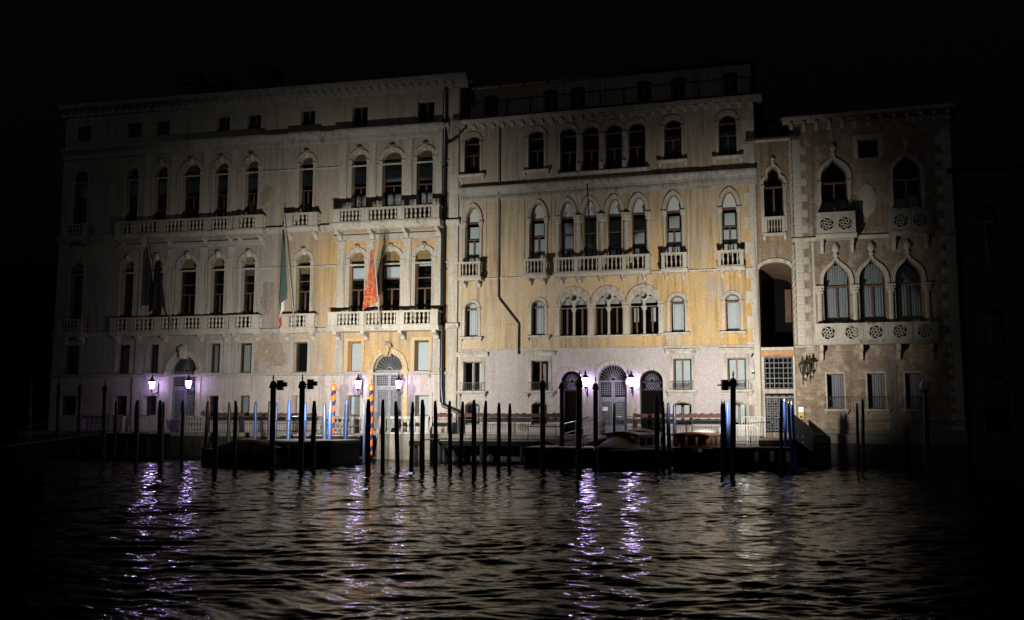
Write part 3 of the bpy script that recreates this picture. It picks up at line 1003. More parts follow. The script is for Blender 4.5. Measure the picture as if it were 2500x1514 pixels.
# Gothic row
gX = [(.44, 1.3), (4.49, 5.37), (6.3, 7.13), (7.7, 8.49), (9.14, 9.95), (10.55, 11.38), (12.53, 13.39), (15.65, 16.5)]
for i, (a, c) in enumerate(gX):
    grp = i in (2, 3, 4, 5)
    lit = M['blind']
    w = c - a
    bl = [(.14, .86, 2.55, 3.2, lit), (.14, .86, 1.65, 2.4, lit)] if grp else [(.16, .84, 2.55, 3.25, lit), (.1, .44, .95, 2.3, lit), (.56, .9, .95, 2.3, lit)]
    if grp:
        bl += [(.2, .42, .8, 1.5, lit), (.58, .8, .8, 1.5, lit)]
    holes_b.append(window(pb, 'gothic', a, c, 10.68, 15.15, rise=.98, st=SW, jamb=.0, ring=.2, proud=.09, imposts=False,
                          transoms=(2.45,) if not grp else (1.55, 2.48), mullion=True, blinds=bl, arch_blind=M['blind'], depth=.3))
    if not grp:
        for s in (-1, 1):
            x = (a + c) / 2 + s * (w / 2 + .1)
            cl = MB().lathe([(.11, 0), (.11, .1), (.075, .15), (.075, 3.1), (.09, 3.12)], n=8).build('colonnette', SW, pb, (x, -.06, 10.68), smooth=True)
            put('capital', round_capital_mesh(.085, .38, SW), cl, (0, 0, 3.12))
        # rectangular panel round the arch
        MB().ring([(a - .36, 10.7), (a - .36, 15.42), (c + .36, 15.42), (c + .36, 10.7)], [(a - .41, 10.7), (a - .41, 15.47), (c + .41, 15.47), (c + .41, 10.7)], -.05, .02).build('frame_moulding', SW, pb)
for x in (6.17, 7.42, 8.81, 10.25, 11.52):
    edge = x in (6.17, 11.52)
    r = .11 if edge else .17
    cl = MB().lathe([(r * 1.4, 0), (r * 1.4, .12), (r, .2), (r, 2.95), (r * 1.1, 3.0)], n=12).build('column', SW, pb, (x, -.04, 10.68), smooth=True)
    put('capital', round_capital_mesh(r, .5, SW), cl, (0, 0, 3.0))
# small upper floor row
hX = [(.41, 1.24), (4.55, 5.37), (12.68, 13.5), (15.72, 16.54)]
for i, (a, c) in enumerate(hX):
    holes_b.append(window(pb, 'round', a, c, 7.16, 9.27, st=SW, jamb=.16, ring=.18, proud=.05, sill=(.32, .12, .28, .2),
                          curtain=(.2 if i < 2 else .14, .95, .12, 2.05, M['curtain']), shut=((-1, M['shutter']),) + (((1, M['shutter']),) if i == 3 else ()) if i > 1 else None, depth=.26))
# three twin-light windows with roundels
biX = [(6.28, 7.92), (8.33, 9.97), (10.38, 12.02)]
for i, (a, c) in enumerate(biX):
    w = c - a
    h = 9.78 - 7.12
    cx = (a + c) / 2
    o = [(x + cx, z + 7.12) for x, z in outline('round', w, h, w / 2, 18)]
    holes_b.append(o)
    m = MB()
    inner = outline('round', w + .008, h + .004, w / 2, 18)[1:-1]
    mid = outline('round', w + .2, h + .1, w / 2 + .1, 18)[1:-1]
    outer = outline('round', w + .4, h + .2, w / 2 + .2, 18)[1:-1]
    m.ring(inner, mid, -.05, .03); m.ring(mid, outer, -.1, .03)
    win = m.build('twin_window', SW, pb, (cx, 0, 7.12))
    # tracery plate
    aw = .70
    l1 = [(x - .42, z) for x, z in outline('round', aw, 2.12, aw / 2, 12)]
    l2 = [(x + .42, z) for x, z in outline('round', aw, 2.12, aw / 2, 12)]
    for l in (l1, l2):
        l[0] = (l[0][0], 1.62); l[-1] = (l[-1][0], 1.62)
    occ = [(.17 * cos(2 * pi * k / 14), 2.22 + .17 * sin(2 * pi * k / 14)) for k in range(14)]
    tri1 = [(-.52, 2.13), (-.36, 2.32), (-.24, 2.2)]
    tri2 = [(-x, z) for x, z in tri1][::-1]
    out = [(-w / 2, 1.6)] + [(x, z) for x, z in outline('round', w, h, w / 2, 18)[1:-1]] + [(w / 2, 1.6)]
    MB().plate(out, [l1, l2, occ, tri1, tri2], .06, .2).build('tracery', SW, win)
    MB().tube([(.2 * cos(2 * pi * k / 16), .05, 2.22 + .2 * sin(2 * pi * k / 16)) for k in range(17)], .035, 5).build('roundel', SW, win, smooth=True)
    cl = MB().lathe([(.11, 0), (.11, .07), (.075, .12), (.075, 1.36), (.085, 1.38)], n=10).build('column', SW, win, (0, .1, 0), smooth=True)
    put('capital', round_capital_mesh(.085, .26, SW), win, (0, .1, 1.37))
    f = MB()
    f.box(-w / 2, w / 2, .32, .38, 1.62, 1.72); f.box(-.05, .05, .32, .38, 0, 1.62)
    for x in (-w / 2 + .04, -.45, .45, w / 2 - .04):
        f.box(x - .05, x + .05, .325, .375, .05, 1.62)
    f.build('frame', M['wood'], win)
    for s in (-1, 1):
        for x in (.24, .65):
            MB().box(s * x - .13, s * x + .13, .345, .352, .06, 1.6).build('pane', M['glass'], win)
    MB().prism_y([(x * .97, z) for x, z in outline('round', w, h, w / 2, 18)[1:-1]], .4, .41).build('blind', M['dimblind'], win)
    if i == 2:
        for x in (-.62, .36):
            MB().box(x, x + .26, .4, .41, .75, 1.55).build('blind', M['blind'], win)
for x in (6.12, 8.125, 10.175, 12.17):
    hw = .14 if x in (6.12, 12.17) else .17
    p = MB().box(-hw, hw, -.06, .1, 0, 1.55).box(-hw - .04, hw + .04, -.1, .1, 1.55, 1.68).box(-hw - .02, hw + .02, -.09, .1, 0, .1)
    p.build('pier', SW, pb, (x, 0, 7.12))
MB().prism_x([(.02, -.1), (-.16, -.1), (-.2, 0), (.02, 0)], 5.9, 12.4).build('long_sill', SW, pb, (0, 0, 7.1))
# ground floor windows with iron balconets
iX = [(.36, 1.5), (4.56, 5.58), (12.8, 13.82), (15.76, 16.79)]
for i, (a, c) in enumerate(iX):
    cx, w = (a + c) / 2, c - a
    bl = [(.12, .46, .1, 1.68, M['blind']), (.54, .9, .1, 1.68, M['blind'])] if i > 1 else \
         ([(.4, .56, .1, 1.68, M['curtain']), (.8, .94, .1, 1.68, M['curtain'])] if i == 0 else [(.62, .8, .1, 1.6, M['dimblind'])])
    holes_g.append(window(pb, 'rect', a, c, 3.93, 5.7, st=SW, jamb=.2, proud=.06, imposts=False, mullion=True, blinds=bl, depth=.22,
                          sill=(.34, .16, .34, .26)))
    MB().prism_x([(0, 0), (-.08, 0), (-.14, .12), (-.24, .2), (-.24, .26), (0, .27)], cx - w / 2 - .42, cx + w / 2 + .42).build('window_hood', SW, pb, (0, 0, 5.98))
    bl_ = MB()
    for z in (.02, .46):
        bl_.box(-w / 2 - .12, w / 2 + .12, -.32, -.29, z, z + .03)
    for k in range(11):
        x = -w / 2 - .1 + (w + .2) * k / 10
        bl_.box(x - .008, x + .008, -.31, -.295, .02, .46)
    for k in range(5):
        x = -w / 2 + w * (k + .5) / 5
        bl_.tube([(x + .09 * cos(t * pi / 5), -.3, .24 + .12 * sin(t * pi / 5)) for t in range(11)], .012, 4)
        bl_.tube([(x + .04 * cos(t * pi / 4), -.3, .24 + .05 * sin(t * pi / 4)) for t in range(9)], .01, 4)
    for s in (-1, 1):
        bl_.box(*sorted((s * (w / 2 + .12), s * (w / 2 + .09))), -.29, 0, .46, .49)
    bl_.build('balconet', M['iron'], pb, (cx, 0, 3.95))
for i, (a, c) in enumerate([(.48, 1.4), (4.56, 5.5), (12.74, 13.78), (15.95, 16.75)]):
    bl = [(.14, .42, .2, 1.15, M['blind']), (.58, .86, .2, 1.15, M['blind'])] if i > 1 else [(.55, .8, .2, 1.1, M['dimblind'])]
    holes_g.append(window(pb, 'round', a, c, 1.95, 3.27, rise=.22, st=SW, jamb=.12, ring=.12, proud=.03, imposts=False, mullion=True,
                          blinds=bl, depth=.22))
# three doors
dB = [(6.95, 1.3, 5.08, 'side'), (9.335, 1.7, 5.44, 'main'), (11.57, 1.32, 5.08, 'side')]
for cx, w, z1, kd in dB:
    holes_g.append(portal_hole(cx, w, QZ + .01, z1, w / 2))
# near-black sheet for the unlit depth of the central doorway
MB().box(8.4, 10.3, .62, .64, QZ, 5.6).build('door_backing', M['dark'], pb)
portal(pb, 9.335, 1.7, QZ + .01, 5.44, SW, M['gate'], rays=14, label='tall central portal with sunburst fanlight', ringw=.22)
for cx in (6.95, 11.57):
    w, h = 1.3, 5.08 - QZ
    rise = w / 2
    m = MB()
    ow = outline('round', w + .36, h + .18, rise + .18, 18)
    m.ring(outline('round', w + .008, h + .004, rise, 18)[1:-1], ow[1:-1], -.07, .03)
    for s in (-1, 1):
        m.box(*sorted((s * (w / 2 + .004), s * (w / 2 + .18))), -.05, .03, 0, h - rise)
        m.box(*sorted((s * (w / 2 - .0), s * (w / 2 + .22))), -.1, .03, h - rise - .42, h - rise - .3)
    d = m.build('side_door', SW, pb, (cx, 0, QZ))
    d['label'] = 'dark arched glass door with small sunburst grille'
    f = MB()
    y = .22
    f.ring(outline('round', w - .1, h - .05, rise - .05, 18)[1:-1], outline('round', w, h, rise, 18)[1:-1], y, y + .05)
    zs = h - rise
    f.box(-w / 2, w / 2, y - .01, y + .05, zs - .03, zs + .03)
    f.box(-w / 2, w / 2, y - .01, y + .05, zs - .5, zs - .44)
    for s in (-1, 1):
        f.box(*sorted((s * w / 2, s * (w / 2 - .06))), y, y + .05, 0, zs - .03)
    f.build('door_frame', M['iron'], d)
    g = MB()
    for k in range(11):
        a = pi * (k + .5) / 11
        g.tube([(.14 * cos(a), y, zs + .06 + .14 * sin(a)), (.42 * cos(a), y, zs + .06 + .42 * sin(a))], .013, 4)
    g.tube([(.13 * cos(pi * k / 8), y, zs + .05 + .13 * sin(pi * k / 8)) for k in range(9)], .018, 4)
    for k in range(-3, 3):
        g.tube([(k * .13, y, zs - .44), (k * .13 + .26, y, zs - .04)], .010, 4)
        g.tube([(k * .13 + .26, y, zs - .44), (k * .13, y, zs - .04)], .010, 4)
    g.build('fanlight_grille', M['gate'], d)
    MB().box(-w / 2 + .06, w / 2 - .06, y + .03, y + .04, .02, zs).build('pane', M['glass'], d)
    MB().box(-w / 2, w / 2, .6, .62, 0, h).build('door_backing', M['dark'], d)

wall(pb, [(0.0, QZ), (0.0, 6.38), (17.52, 6.38), (17.52, QZ)], holes_g, M['ground_b'], label='pinkish white ground floor render')
wall(pb, [(0.0, 6.38), (0.0, 20.1), (17.52, 20.1), (17.52, 6.38)], holes_b, PBm, label='yellow ochre plaster upper wall')
# mouldings
course(pb, [(0, 0), (.05, .01), (.08, .08), (0, .1)], 0.0, 17.52, 6.33, SW)
course(pb, [(0, 0), (.06, .02), (.1, .1), (0, .12)], 0.0, 17.52, 10.6, SW)
course(pb, [(0, 0), (.05, .02), (.06, .30), (.12, .34), (.14, .52), (.3, .62), (.38, .74), (.38, .84), (0, .86)], 0.0, 17.62, 15.42, SA, 'frieze')
dm = MB()
for k in range(146):
    x = .12 + k * .12
    dm.box(x - .035, x + .035, -.17, -.05, 15.56, 15.72)
stuff(dm.build('dentils', SW, pb))
course(pb, [(0, 0), (.3, .02), (.42, .08), (.5, .22), (.5, .3), (0, .32)], -.05, 18.0, 20.18, SW, 'cornice')
cb2 = bracket_mesh(.24, .4, .26, SW)
for k in range(29):
    put('cornice_bracket', cb2, pb, (.3 + k * .61, 0, 19.94))
for bx, bz, bw_, bh_, sd in ((10.66, 2.3, .3, 1.1, 3), (17.0, 2.6, .5, 1.6, 7), (12.3, 2.0, .5, .5, 11), (4.1, 1.8, .6, .5, 15), (16.95, 4.0, .25, .8, 19)):
    blotch(pb, bx, bz, bw_, bh_, sd, M['bare'])
# chimney breast that widens towards the ground floor
MB().prism_y([(14.39, 6.46), (14.39, 10.58), (15.11, 10.58), (15.11, 6.46)], -.07, .02).build('chimney_breast', PBm, pb)
MB().prism_y([(14.39, 10.74), (14.39, 15.40), (15.11, 15.40), (15.11, 10.74)], -.07, .02).build('chimney_breast', PBm, pb)
MB().prism_y([(14.42, 16.3), (14.42, 19.9), (15.08, 19.9), (15.08, 16.3)], -.04, .02).build('chimney_breast', PBm, pb)
MB().prism_y([(14.02, 3.05), (14.02, 4.75), (14.1, 5.2), (14.39, 6.32), (15.11, 6.32), (15.36, 5.2), (15.44, 4.75), (15.44, 3.05)], -.07, .02).build('chimney_foot', M['ground_b'], pb)
MB().box(14.0, 15.46, -.1, .02, 4.7, 4.78).build('chimney_ledge', M['ground_b'], pb)
# corner quoins, alternating long and short
q = {}
for k in range(26):
    long_ = k % 2 == 0
    z = QZ + .3 + k * .70
    if 15.2 < z < 16.3 or z > 19.3:
        continue
    wq = .62 if long_ else .36
    key = ('quoin', wq)
    me = cached(key, lambda wq=wq: MB().box(-wq, 0, -.025, .02, 0, .66, .006).mesh('quoin', SW))
    put('quoin', me, pb, (17.53, 0, z))
MB().box(17.28, 17.54, -.05, .02, QZ, 20.1).build('corner_strip', SW, pb)
MB().box(.06, .2, -.04, .02, QZ, 20.1).build('corner_strip', SW, pb)
# balconies of the Gothic floor
for (x0, x1, secs, br) in ((.22, 1.58, [(.36, 1.44, 5)], (.45, 1.35)), (4.26, 5.58, [(4.4, 5.44, 5)], (4.5, 5.35)),
                           (6.1, 11.66, [(6.28, 7.3, 5), (7.5, 8.72, 5), (8.9, 10.1, 5), (10.3, 11.4, 4)], (6.4, 7.5, 8.8, 10.1, 11.3)),
                           (12.33, 13.72, [(12.5, 13.5, 4)], (12.55, 13.5)), (15.42, 16.82, [(15.6, 16.62, 4)], (15.65, 16.6))):
    balcony(pb, x0, x1, 10.72, 11.62, .72, secs, SW, kind=1, brackets=br, r=.06, slab=.2, brk_h=.38)
# downpipe
MB().tube([(2.55, -.1, 20.0), (2.55, -.1, 9.55), (2.62, -.1, 9.4), (3.74, -.1, 7.98), (3.8, -.1, 7.85), (3.8, -.1, 6.1)], .055, 8).build('downpipe', M['pipe'], pb, smooth=True)
MB().box(1.5, 3.75, -.03, .02, 7.84, 7.88).build('thin_ledge', PBm, pb)
# iron flag rod on the Gothic floor
MB().tube([(8.3, -.75, 11.6), (8.3, -1.7, 15.7)], .035, 6).build('flag_rod', M['iron'], pb)

# setback attic with terrace
att = []
for a, c in ((1.0, 1.9), (4.9, 5.78), (6.6, 7.5), (10.7, 11.6), (12.73, 13.63), (15.73, 16.65)):
    att.append((a, c))
SB = 1.6
ah = []
for a, c in att:
    h = [(x * 1 + (a + c) / 2, z + 20.9) for x, z in outline('round', c - a, 1.75, .2, 6)]
    ah.append(h)
am = MB()
am.holed([(.1, 20.5), (.1, 23.2), (17.4, 23.2), (17.4, 20.5)], ah, SB)
for h in ah:
    am.reveal(h, SB, SB + .3)
am.build('attic_wall', PBm, pb)
for a, c in att:
    w = c - a
    f = MB().box(-w / 2, -w / 2 + .06, SB + .2, SB + .26, 0, 1.6).box(w / 2 - .06, w / 2, SB + .2, SB + .26, 0, 1.6).box(-.03, .03, SB + .2, SB + .26, 0, 1.6)
    wi = f.build('attic_window', M['wood'], pb, ((a + c) / 2, 0, 20.9))
    MB().box(-w / 2 + .05, w / 2 - .05, SB + .24, SB + .25, 0, 1.75).build('pane', M['dark'], wi)  # opaque slab in the unlit-room black, no glass
MB().add([(0, SB, 20.5), (17.5, SB, 20.5), (17.5, -.4, 20.505), (0, -.4, 20.505)], [(0, 1, 2, 3)]).build('terrace_floor', SA, pb)
tr = MB()
tr.box(.1, 17.4, -.12, -.06, 21.62, 21.7)
for k in range(13):
    x = .15 + k * 1.437
    tr.box(x - .05, x + .05, -.14, -.04, 20.5, 21.62)
tr = tr.build('terrace_rail', M['iron'], pb)
tb = MB()
for k in range(115):
    tb.box(.2 + k * .15, .216 + k * .15, -.1, -.084, 20.5, 21.62)
stuff(tb.build('terrace_bars', M['iron'], pb))
roofB = body(pb, .0, 17.52, 20.2, 20.6, 13, .05, PBm)
rb = MB().add([(-.1, SB - .35, 23.2), (17.6, SB - .35, 23.2), (17.6, 12, 23.2), (-.1, 12, 23.2), (3, 6.5, 25), (14.6, 6.5, 25)],
              [(0, 1, 5, 4), (1, 2, 5), (2, 3, 4, 5), (3, 0, 4), (0, 1, 2, 3)]).build('attic_roof', M['tile'], pb)
for xx, ya, za, zb in ((.004, 0, QZ, 20.4), (17.51, 0, QZ, 20.4), (.1, SB, 20.5, 23.2), (17.4, SB, 20.5, 23.2)):
    MB().add([(xx, ya, za), (xx, 12, za), (xx, 12, zb), (xx, ya, zb)], [(0, 1, 2, 3)]).build('side_wall', PBm, pb)
MB().add([(0, 1.4, QZ), (17.5, 1.4, QZ), (17.5, 1.4, 20.4), (0, 1.4, 20.4)], [(0, 1, 2, 3)]).build('room_backdrop', M['dark'], pb)
MB().add([(0, 0, 20.1), (17.5, 0, 20.1), (17.5, 0, 20.5), (0, 0, 20.5)], [(0, 1, 2, 3)]).build('parapet', SW, pb)

# ================================================================== narrow house over the archway
ph = thing('narrow_house', 'narrow brick house with one pointed window above a deep dark archway', 'house', mat=BW)
x0, x1 = 17.56, 19.37
hm = [window(ph, 'trefoil', 17.98, 19.02, 12.55, 16.33, rise=1.1, st=SW, jamb=.16, ring=.2, proud=.08, mullion=True, transoms=(), depth=.3)]
arch = [(x + 18.465, z + 6.24) for x, z in outline('round', 1.74, 4.72, .45, 12)]
gr = [(17.76, 3.98), (17.76, 5.70), (19.25, 5.70), (19.25, 3.98)]
gt = [(17.74, QZ + .2), (17.74, 3.72), (19.25, 3.72), (19.25, QZ + .2)]
wall(ph, [(x0, QZ - .8), (x0, 17.9), (x1, 17.9), (x1, QZ - .8)], hm + [arch, gr, gt], M['brick_d'], depth=.35)
# deep archway: jambs and vaulted soffit run back into the house
tn = MB()
tn.reveal(arch, .35, 6.5)
tn.build('archway_vault', M['soffit'], ph)
MB().add([(17.5, 6.5, 6), (19.4, 6.5, 6), (19.4, 6.5, 11.2), (17.5, 6.5, 11.2)], [(0, 1, 2, 3)]).build('room_backdrop', M['dark'], ph)
MB().box(18.95, 19.3, 5.9, 6.1, 8.2, 10.2).build('inner_pier', M['soffit'], ph)
MB().ring([(x, z) for x, z in arch[1:-1]], [(18.465 + (x - 18.465) * 1.06, z + .2) for x, z in arch[1:-1]], -.08, .03).build('arch_band', SW, ph)
MB().box(17.6, 19.33, -.12, .3, 6.08, 6.24).build('archway_sill', SW, ph)
MB().box(17.62, 17.75, -.06, .03, QZ, 5.74).box(19.256, 19.36, -.06, .03, QZ, 5.74).box(17.75, 19.256, -.06, .2, 3.74, 3.96).build('door_surround', SW, ph)
MB().prism_y([(17.58, 5.76), (17.58, 6.06), (19.35, 6.06), (19.35, 5.76), (18.46, 5.84)], -.04, .02).build('brick_lintel', M['shutter'], ph)
g = MB()
lattice(g, 17.76, 19.25, 3.98, 5.7, .1, 6, 6, .010)
lattice(g, 17.82, 19.31 - .12, 4.04, 5.64, .09, 6, 6, .007)
g = g.build('upper_grille', M['gate_dark'], ph)
MB().box(17.76, 19.25, .3, .31, 3.98, 5.7).build('pane', M['glass'], ph)
g = MB()
lattice(g, 17.74, 19.25, QZ + .2, 3.5, .1, 12, 14, .008)
for i in range(4):
    for k in range(6):
        cx, cz = 17.93 + i * .375, 1.85 + k * .33
        if i in (2,) and 1 <= k <= 4:
            continue
        for s in (.11, .06):
            g.ring([(cx - s, cz - s), (cx - s, cz + s), (cx + s, cz + s), (cx + s, cz - s), (cx - s, cz - s)],
                   [(cx - s - .014, cz - s - .014), (cx - s - .014, cz + s + .014), (cx + s + .014, cz + s + .014), (cx + s + .014, cz - s - .014), (cx - s - .014, cz - s - .014)], .06, .09)
g.ring([(18.5, 2.1), (18.5, 3.0), (18.78, 3.0), (18.78, 2.1), (18.5, 2.1)], [(18.46, 2.06), (18.46, 3.04), (18.82, 3.04), (18.82, 2.06), (18.46, 2.06)], .04, .09)
g.box(17.74, 19.25, .08, .14, 3.5, 3.56)
g.build('lattice_gate', M['gate_dark'], ph)
MB().add([(17.6, 1.3, 1), (19.4, 1.3, 1), (19.4, 1.3, 6), (17.6, 1.3, 6)], [(0, 1, 2, 3)]).build('room_backdrop', M['dark'], ph)
MB().add([(17.6, 1.3, 12), (19.4, 1.3, 12), (19.4, 1.3, 17), (17.6, 1.3, 17)], [(0, 1, 2, 3)]).build('room_backdrop', M['dark'], ph)
# shallow stone front with open bars
bk = MB().box(17.9, 19.12, -.22, .02, 12.42, 12.56).box(17.95, 18.12, -.16, .02, 12.57, 13.5).box(18.9, 19.06, -.16, .02, 12.57, 13.5).box(18.13, 18.89, -.14, .02, 13.34, 13.5)
bk = bk.build('parapet', SW, ph)
for k in range(5):
    put('baluster', baluster_mesh(.76, .045, SW, 1), bk, (18.2 + k * .155, -.08, 12.57))
for xx in (17.95, 19.05):
    put('bracket', bracket_mesh(.12, .2, .22, SW), bk, (xx, 0, 12.2))
put('finial', cached('fin1', lambda: MB().lathe([(.05, 0), (.1, .06), (.05, .12), (.13, .22), (.13, .3), (.06, .4), (.02, .46)], n=8).mesh('finial', SW, True)), ph, (18.5, -.08, 16.5))
course(ph, [(0, 0), (.1, .04), (.14, .14), (0, .16)], x0, x1, 17.8, SW, 'cornice')
body(ph, x0, x1, 11.3, 17.9, 8, .8, M['brick_d'])

# ================================================================== right brick palace
pc = thing('palazzo', 'brick Gothic palace with ogee windows, stone quoins and pierced wheel parapets, at the right', 'palace', mat=BW)
x0, x1 = 19.38, 27.68
hc = []
for a, c, z1 in ((21.02, 22.38, 16.56), (24.7, 26.06, 16.51)):
    hc.append(window(pc, 'ogee', a, c, 12.2, z1, rise=1.3, st=SW, jamb=.2, ring=.24, proud=.09, mullion=True, transoms=(), depth=.32,
                     blinds=[(.08, .44, .9, 2.0, M['dimblind']), (.58, .92, .9, 2.1, M['dimblind'])]))
    put('finial', CACHE['fin1'], pc, ((a + c) / 2, -.1, z1 + .16), sc=(1.4, 1.4, 1.6))
hc.append(window(pc, 'rect', 23.0, 24.05, 16.5, 17.55, st=SW, jamb=.25, proud=.04, imposts=False, depth=.3))
for i, (a, c) in enumerate(((20.97, 22.32), (22.8, 24.12), (24.6, 25.92))):
    hc.append(window(pc, 'ogee', a, c, 6.7, 10.92, rise=1.42, st=SW, jamb=.0, ring=.2, proud=.09, imposts=False, mullion=True, depth=.34,
                     arch_blind=None, curtain=(.12, .92, .5, 4.0, M['curtain_dim']) if i < 2 else (.1, .95, .5, 3.9, M['dimblind'])))
    put('finial', CACHE['fin1'], pc, ((a + c) / 2, -.1, 11.08), sc=(1.5, 1.5, 1.7))
for x in (20.75, 22.56, 24.36, 26.14):
    cl = MB().lathe([(.2, 0), (.2, .12), (.14, .2), (.135, 2.25), (.16, 2.28)], n=12).build('column', SW, pc, (x, -.05, 6.75), smooth=True)
    put('capital', round_capital_mesh(.145, .5, SW), cl, (0, 0, 2.26))
for i, (a, c) in enumerate(((20.98, 21.82), (23.01, 23.86), (24.88, 25.66))):
    hc.append(window(pc, 'rect', a, c, 2.88, 4.77, st=SW, jamb=.1, proud=.03, imposts=False, depth=.2,
                     curtain=(.3, .98, .05, 1.85, M['curtain_dim']), sill=(.22, .13, .2, .14)))
    gg = MB()
    w = c - a
    gg.box(-w / 2 - .2, w / 2 + .2, -.26, -.24, .62, .645)
    for k in range(14):
        x = -w / 2 - .18 + (w + .36) * k / 13
        gg.box(x - .006, x + .006, -.255, -.243, .0, .62)
    gg.build('window_grille', M['iron'], pc, ((a + c) / 2, 0, 2.9))
wall(pc, [(x0, 1.7), (x0, 18.7), (x1, 18.7), (x1, 1.7)], hc, M['brick_c'], depth=.4)
course(pc, [(0, 0), (.3, .0), (.34, .04), (.34, .48), (.1, .54), (.1, .72), (0, .74)], x0, x1, 1.06, M['quay'], 'plinth')
course(pc, [(0, 0), (.36, 0), (.36, 1.7), (0, 1.7)], x0, x1, -.65, M['algae_shade'], 'foundation')
course(pc, [(0, 0), (.1, .02), (.14, .12), (.14, .2), (0, .22)], x0, x1, 12.02, SW)
course(pc, [(0, 0), (.05, .02), (.09, .1), (0, .12)], x0, 20.35, 6.2, SW)
course(pc, [(0, 0), (.05, .02), (.06, .12), (0, .14)], 22.4, 27.6, 2.2, M['quay'])
course(pc, [(0, 0), (.1, .02), (.45, .1), (.55, .2), (.55, .28), (0, .3)], x0 - .3, x1 + .3, 18.7, SW, 'cornice')
cb3 = bracket_mesh(.18, .45, .46, SW)
for k in range(13):
    put('cornice_bracket', cb3, pc, (19.55 + k * .665, 0, 18.24))
# quoins both ends
for xc, sg in ((19.56, 1), (27.62, -1)):
    for k in range(13):
        long_ = k % 2 == 0
        z = 6.35 + k * .88
        if z > 17.6:
            break
        for dz, wq in ((0, .74), (.44, .44)):
            me = cached(('q2', wq, sg), lambda wq=wq, sg=sg: MB().box(*sorted((0, sg * wq)), -.03, .02, 0, .425, .006).mesh('quoin', SW))
            put('quoin', me, pc, (xc, 0, z + dz))
for k in range(8):
    for dz, wq in ((0, .6), (.3, .36)):
        me = cached(('q3', wq), lambda wq=wq: MB().box(-wq, 0, -.03, .02, 0, .29, .006).mesh('quoin', SW))
        put('quoin', me, pc, (27.62, 0, 1.75 + k * .58 + dz))
# twisted corner colonnettes
def twisted(z0, z1, x):
    m = MB()
    n = int((z1 - z0) / .1)
    vs, fs = [], []
    for j in range(n + 1):
        z = z0 + (z1 - z0) * j / n
        for k in range(8):
            a = 2 * pi * k / 8 + j * .42
            r = .085 if k % 2 else .06
            vs.append((x + r * cos(a), -.04 + r * sin(a), z))
    for j in range(n):
        for k in range(8):
            fs.append((j * 8 + k, j * 8 + (k + 1) % 8, (j + 1) * 8 + (k + 1) % 8, (j + 1) * 8 + k))
    m.add(vs, fs)
    return m.build('twisted_colonnette', SW, pc)
twisted(6.4, 11.9, 19.46); twisted(12.3, 18.0, 19.46)
MB().box(20.42, 20.54, -.04, .02, 6.35, 12.0).build('stone_strip', SW, pc)
MB().box(24.05, 24.45, -.04, .02, 1.8, 5.4).build('stone_strip', M['quay'], pc)
# pierced parapets: wheels of curved spokes
def wheel_panel(w, h, mat):
    def f():
        m = MB()
        R = min(w, h) * .43
        circ = [(R * cos(2 * pi * k / 20), h / 2 + R * sin(2 * pi * k / 20)) for k in range(20)]
        m.plate([(-w / 2, 0), (-w / 2, h), (w / 2, h), (w / 2, 0)], [circ], -.05, .05)
        r0 = R * .26
        m.tube([(r0 * cos(2 * pi * k / 12), 0, h / 2 + r0 * sin(2 * pi * k / 12)) for k in range(13)], .03, 4)
        for s in range(6):
            pts = []
            for j in range(6):
                t = j / 5
                a = 2 * pi * s / 6 + t * 1.15
                r = r0 + (R - r0 + .02) * t
                pts.append((r * cos(a), 0, h / 2 + r * sin(a)))
            m.tube(pts, .034, 4)
            a = 2 * pi * (s + .75) / 6 + .35
            m.ball((R * .64 * cos(a), 0, h / 2 + R * .64 * sin(a)), .04, .03, .04, 6, 4)
        return m.mesh('wheel_panel', mat)
    return cached(('wheel', w, h), f)
def pierced(xa, xb, z0, z1, d, n, brackets, bh):
    m = MB().prism_x([(.02, z0 - .22), (-d + .1, z0 - .22), (-d - .06, z0 - .08), (-d - .06, z0), (.02, z0)], xa - .05, xb + .05)
    o = m.build('balcony', SW, pc)
    MB().box(xa, xb, -d - .04, -d + .12, z1 - .1, z1).box(xa, xa + .1, -d + .12, 0, z1 - .1, z1).box(xb - .1, xb, -d + .12, 0, z1 - .1, z1).build('rail', SW, o)
    pw = (xb - xa - .12 * (n + 1)) / n
    hh = z1 - z0 - .1
    for k in range(n + 1):
        xx = xa + k * (pw + .12)
        MB().box(xx, xx + .12, -d - .02, -d + .1, z0 + .002, z1 - .102).build('post', SW, o)
    for k in range(n):
        xx = xa + .12 + k * (pw + .12) + pw / 2
        put('wheel_panel', wheel_panel(round(pw, 2), round(hh, 2), SW), o, (xx, -d + .04, z0))
    for s in (xa + .05, xb - .05):
        MB().box(-.04, .04, -d + .1, 0, 0, hh).build('side_panel', SW, o, (s, 0, z0))
    for x in brackets:
        put('bracket', bracket_mesh(.16, d * .8, bh, SW), o, (x, 0, z0 - .22 - bh))
pierced(20.7, 22.68, 12.24, 13.42, .8, 2, (20.95, 22.5), .72)
pierced(24.4, 26.4, 12.24, 13.42, .8, 2, (24.6, 26.2), .72)
pierced(20.45, 26.5, 6.5, 7.4, .8, 5, (20.75, 22.75, 24.6, 26.2), .85)
MB().prism_y([(22.9, 13.9), (23.0, 14.7), (23.3, 15.1), (23.6, 14.9), (23.9, 14.2), (23.7, 13.5), (23.3, 13.1)], -.035, .02).build('worn_relief', SW, pc)
body(pc, x0, x1, -.3, 18.95, 12, 1.6, M['brick_c'])

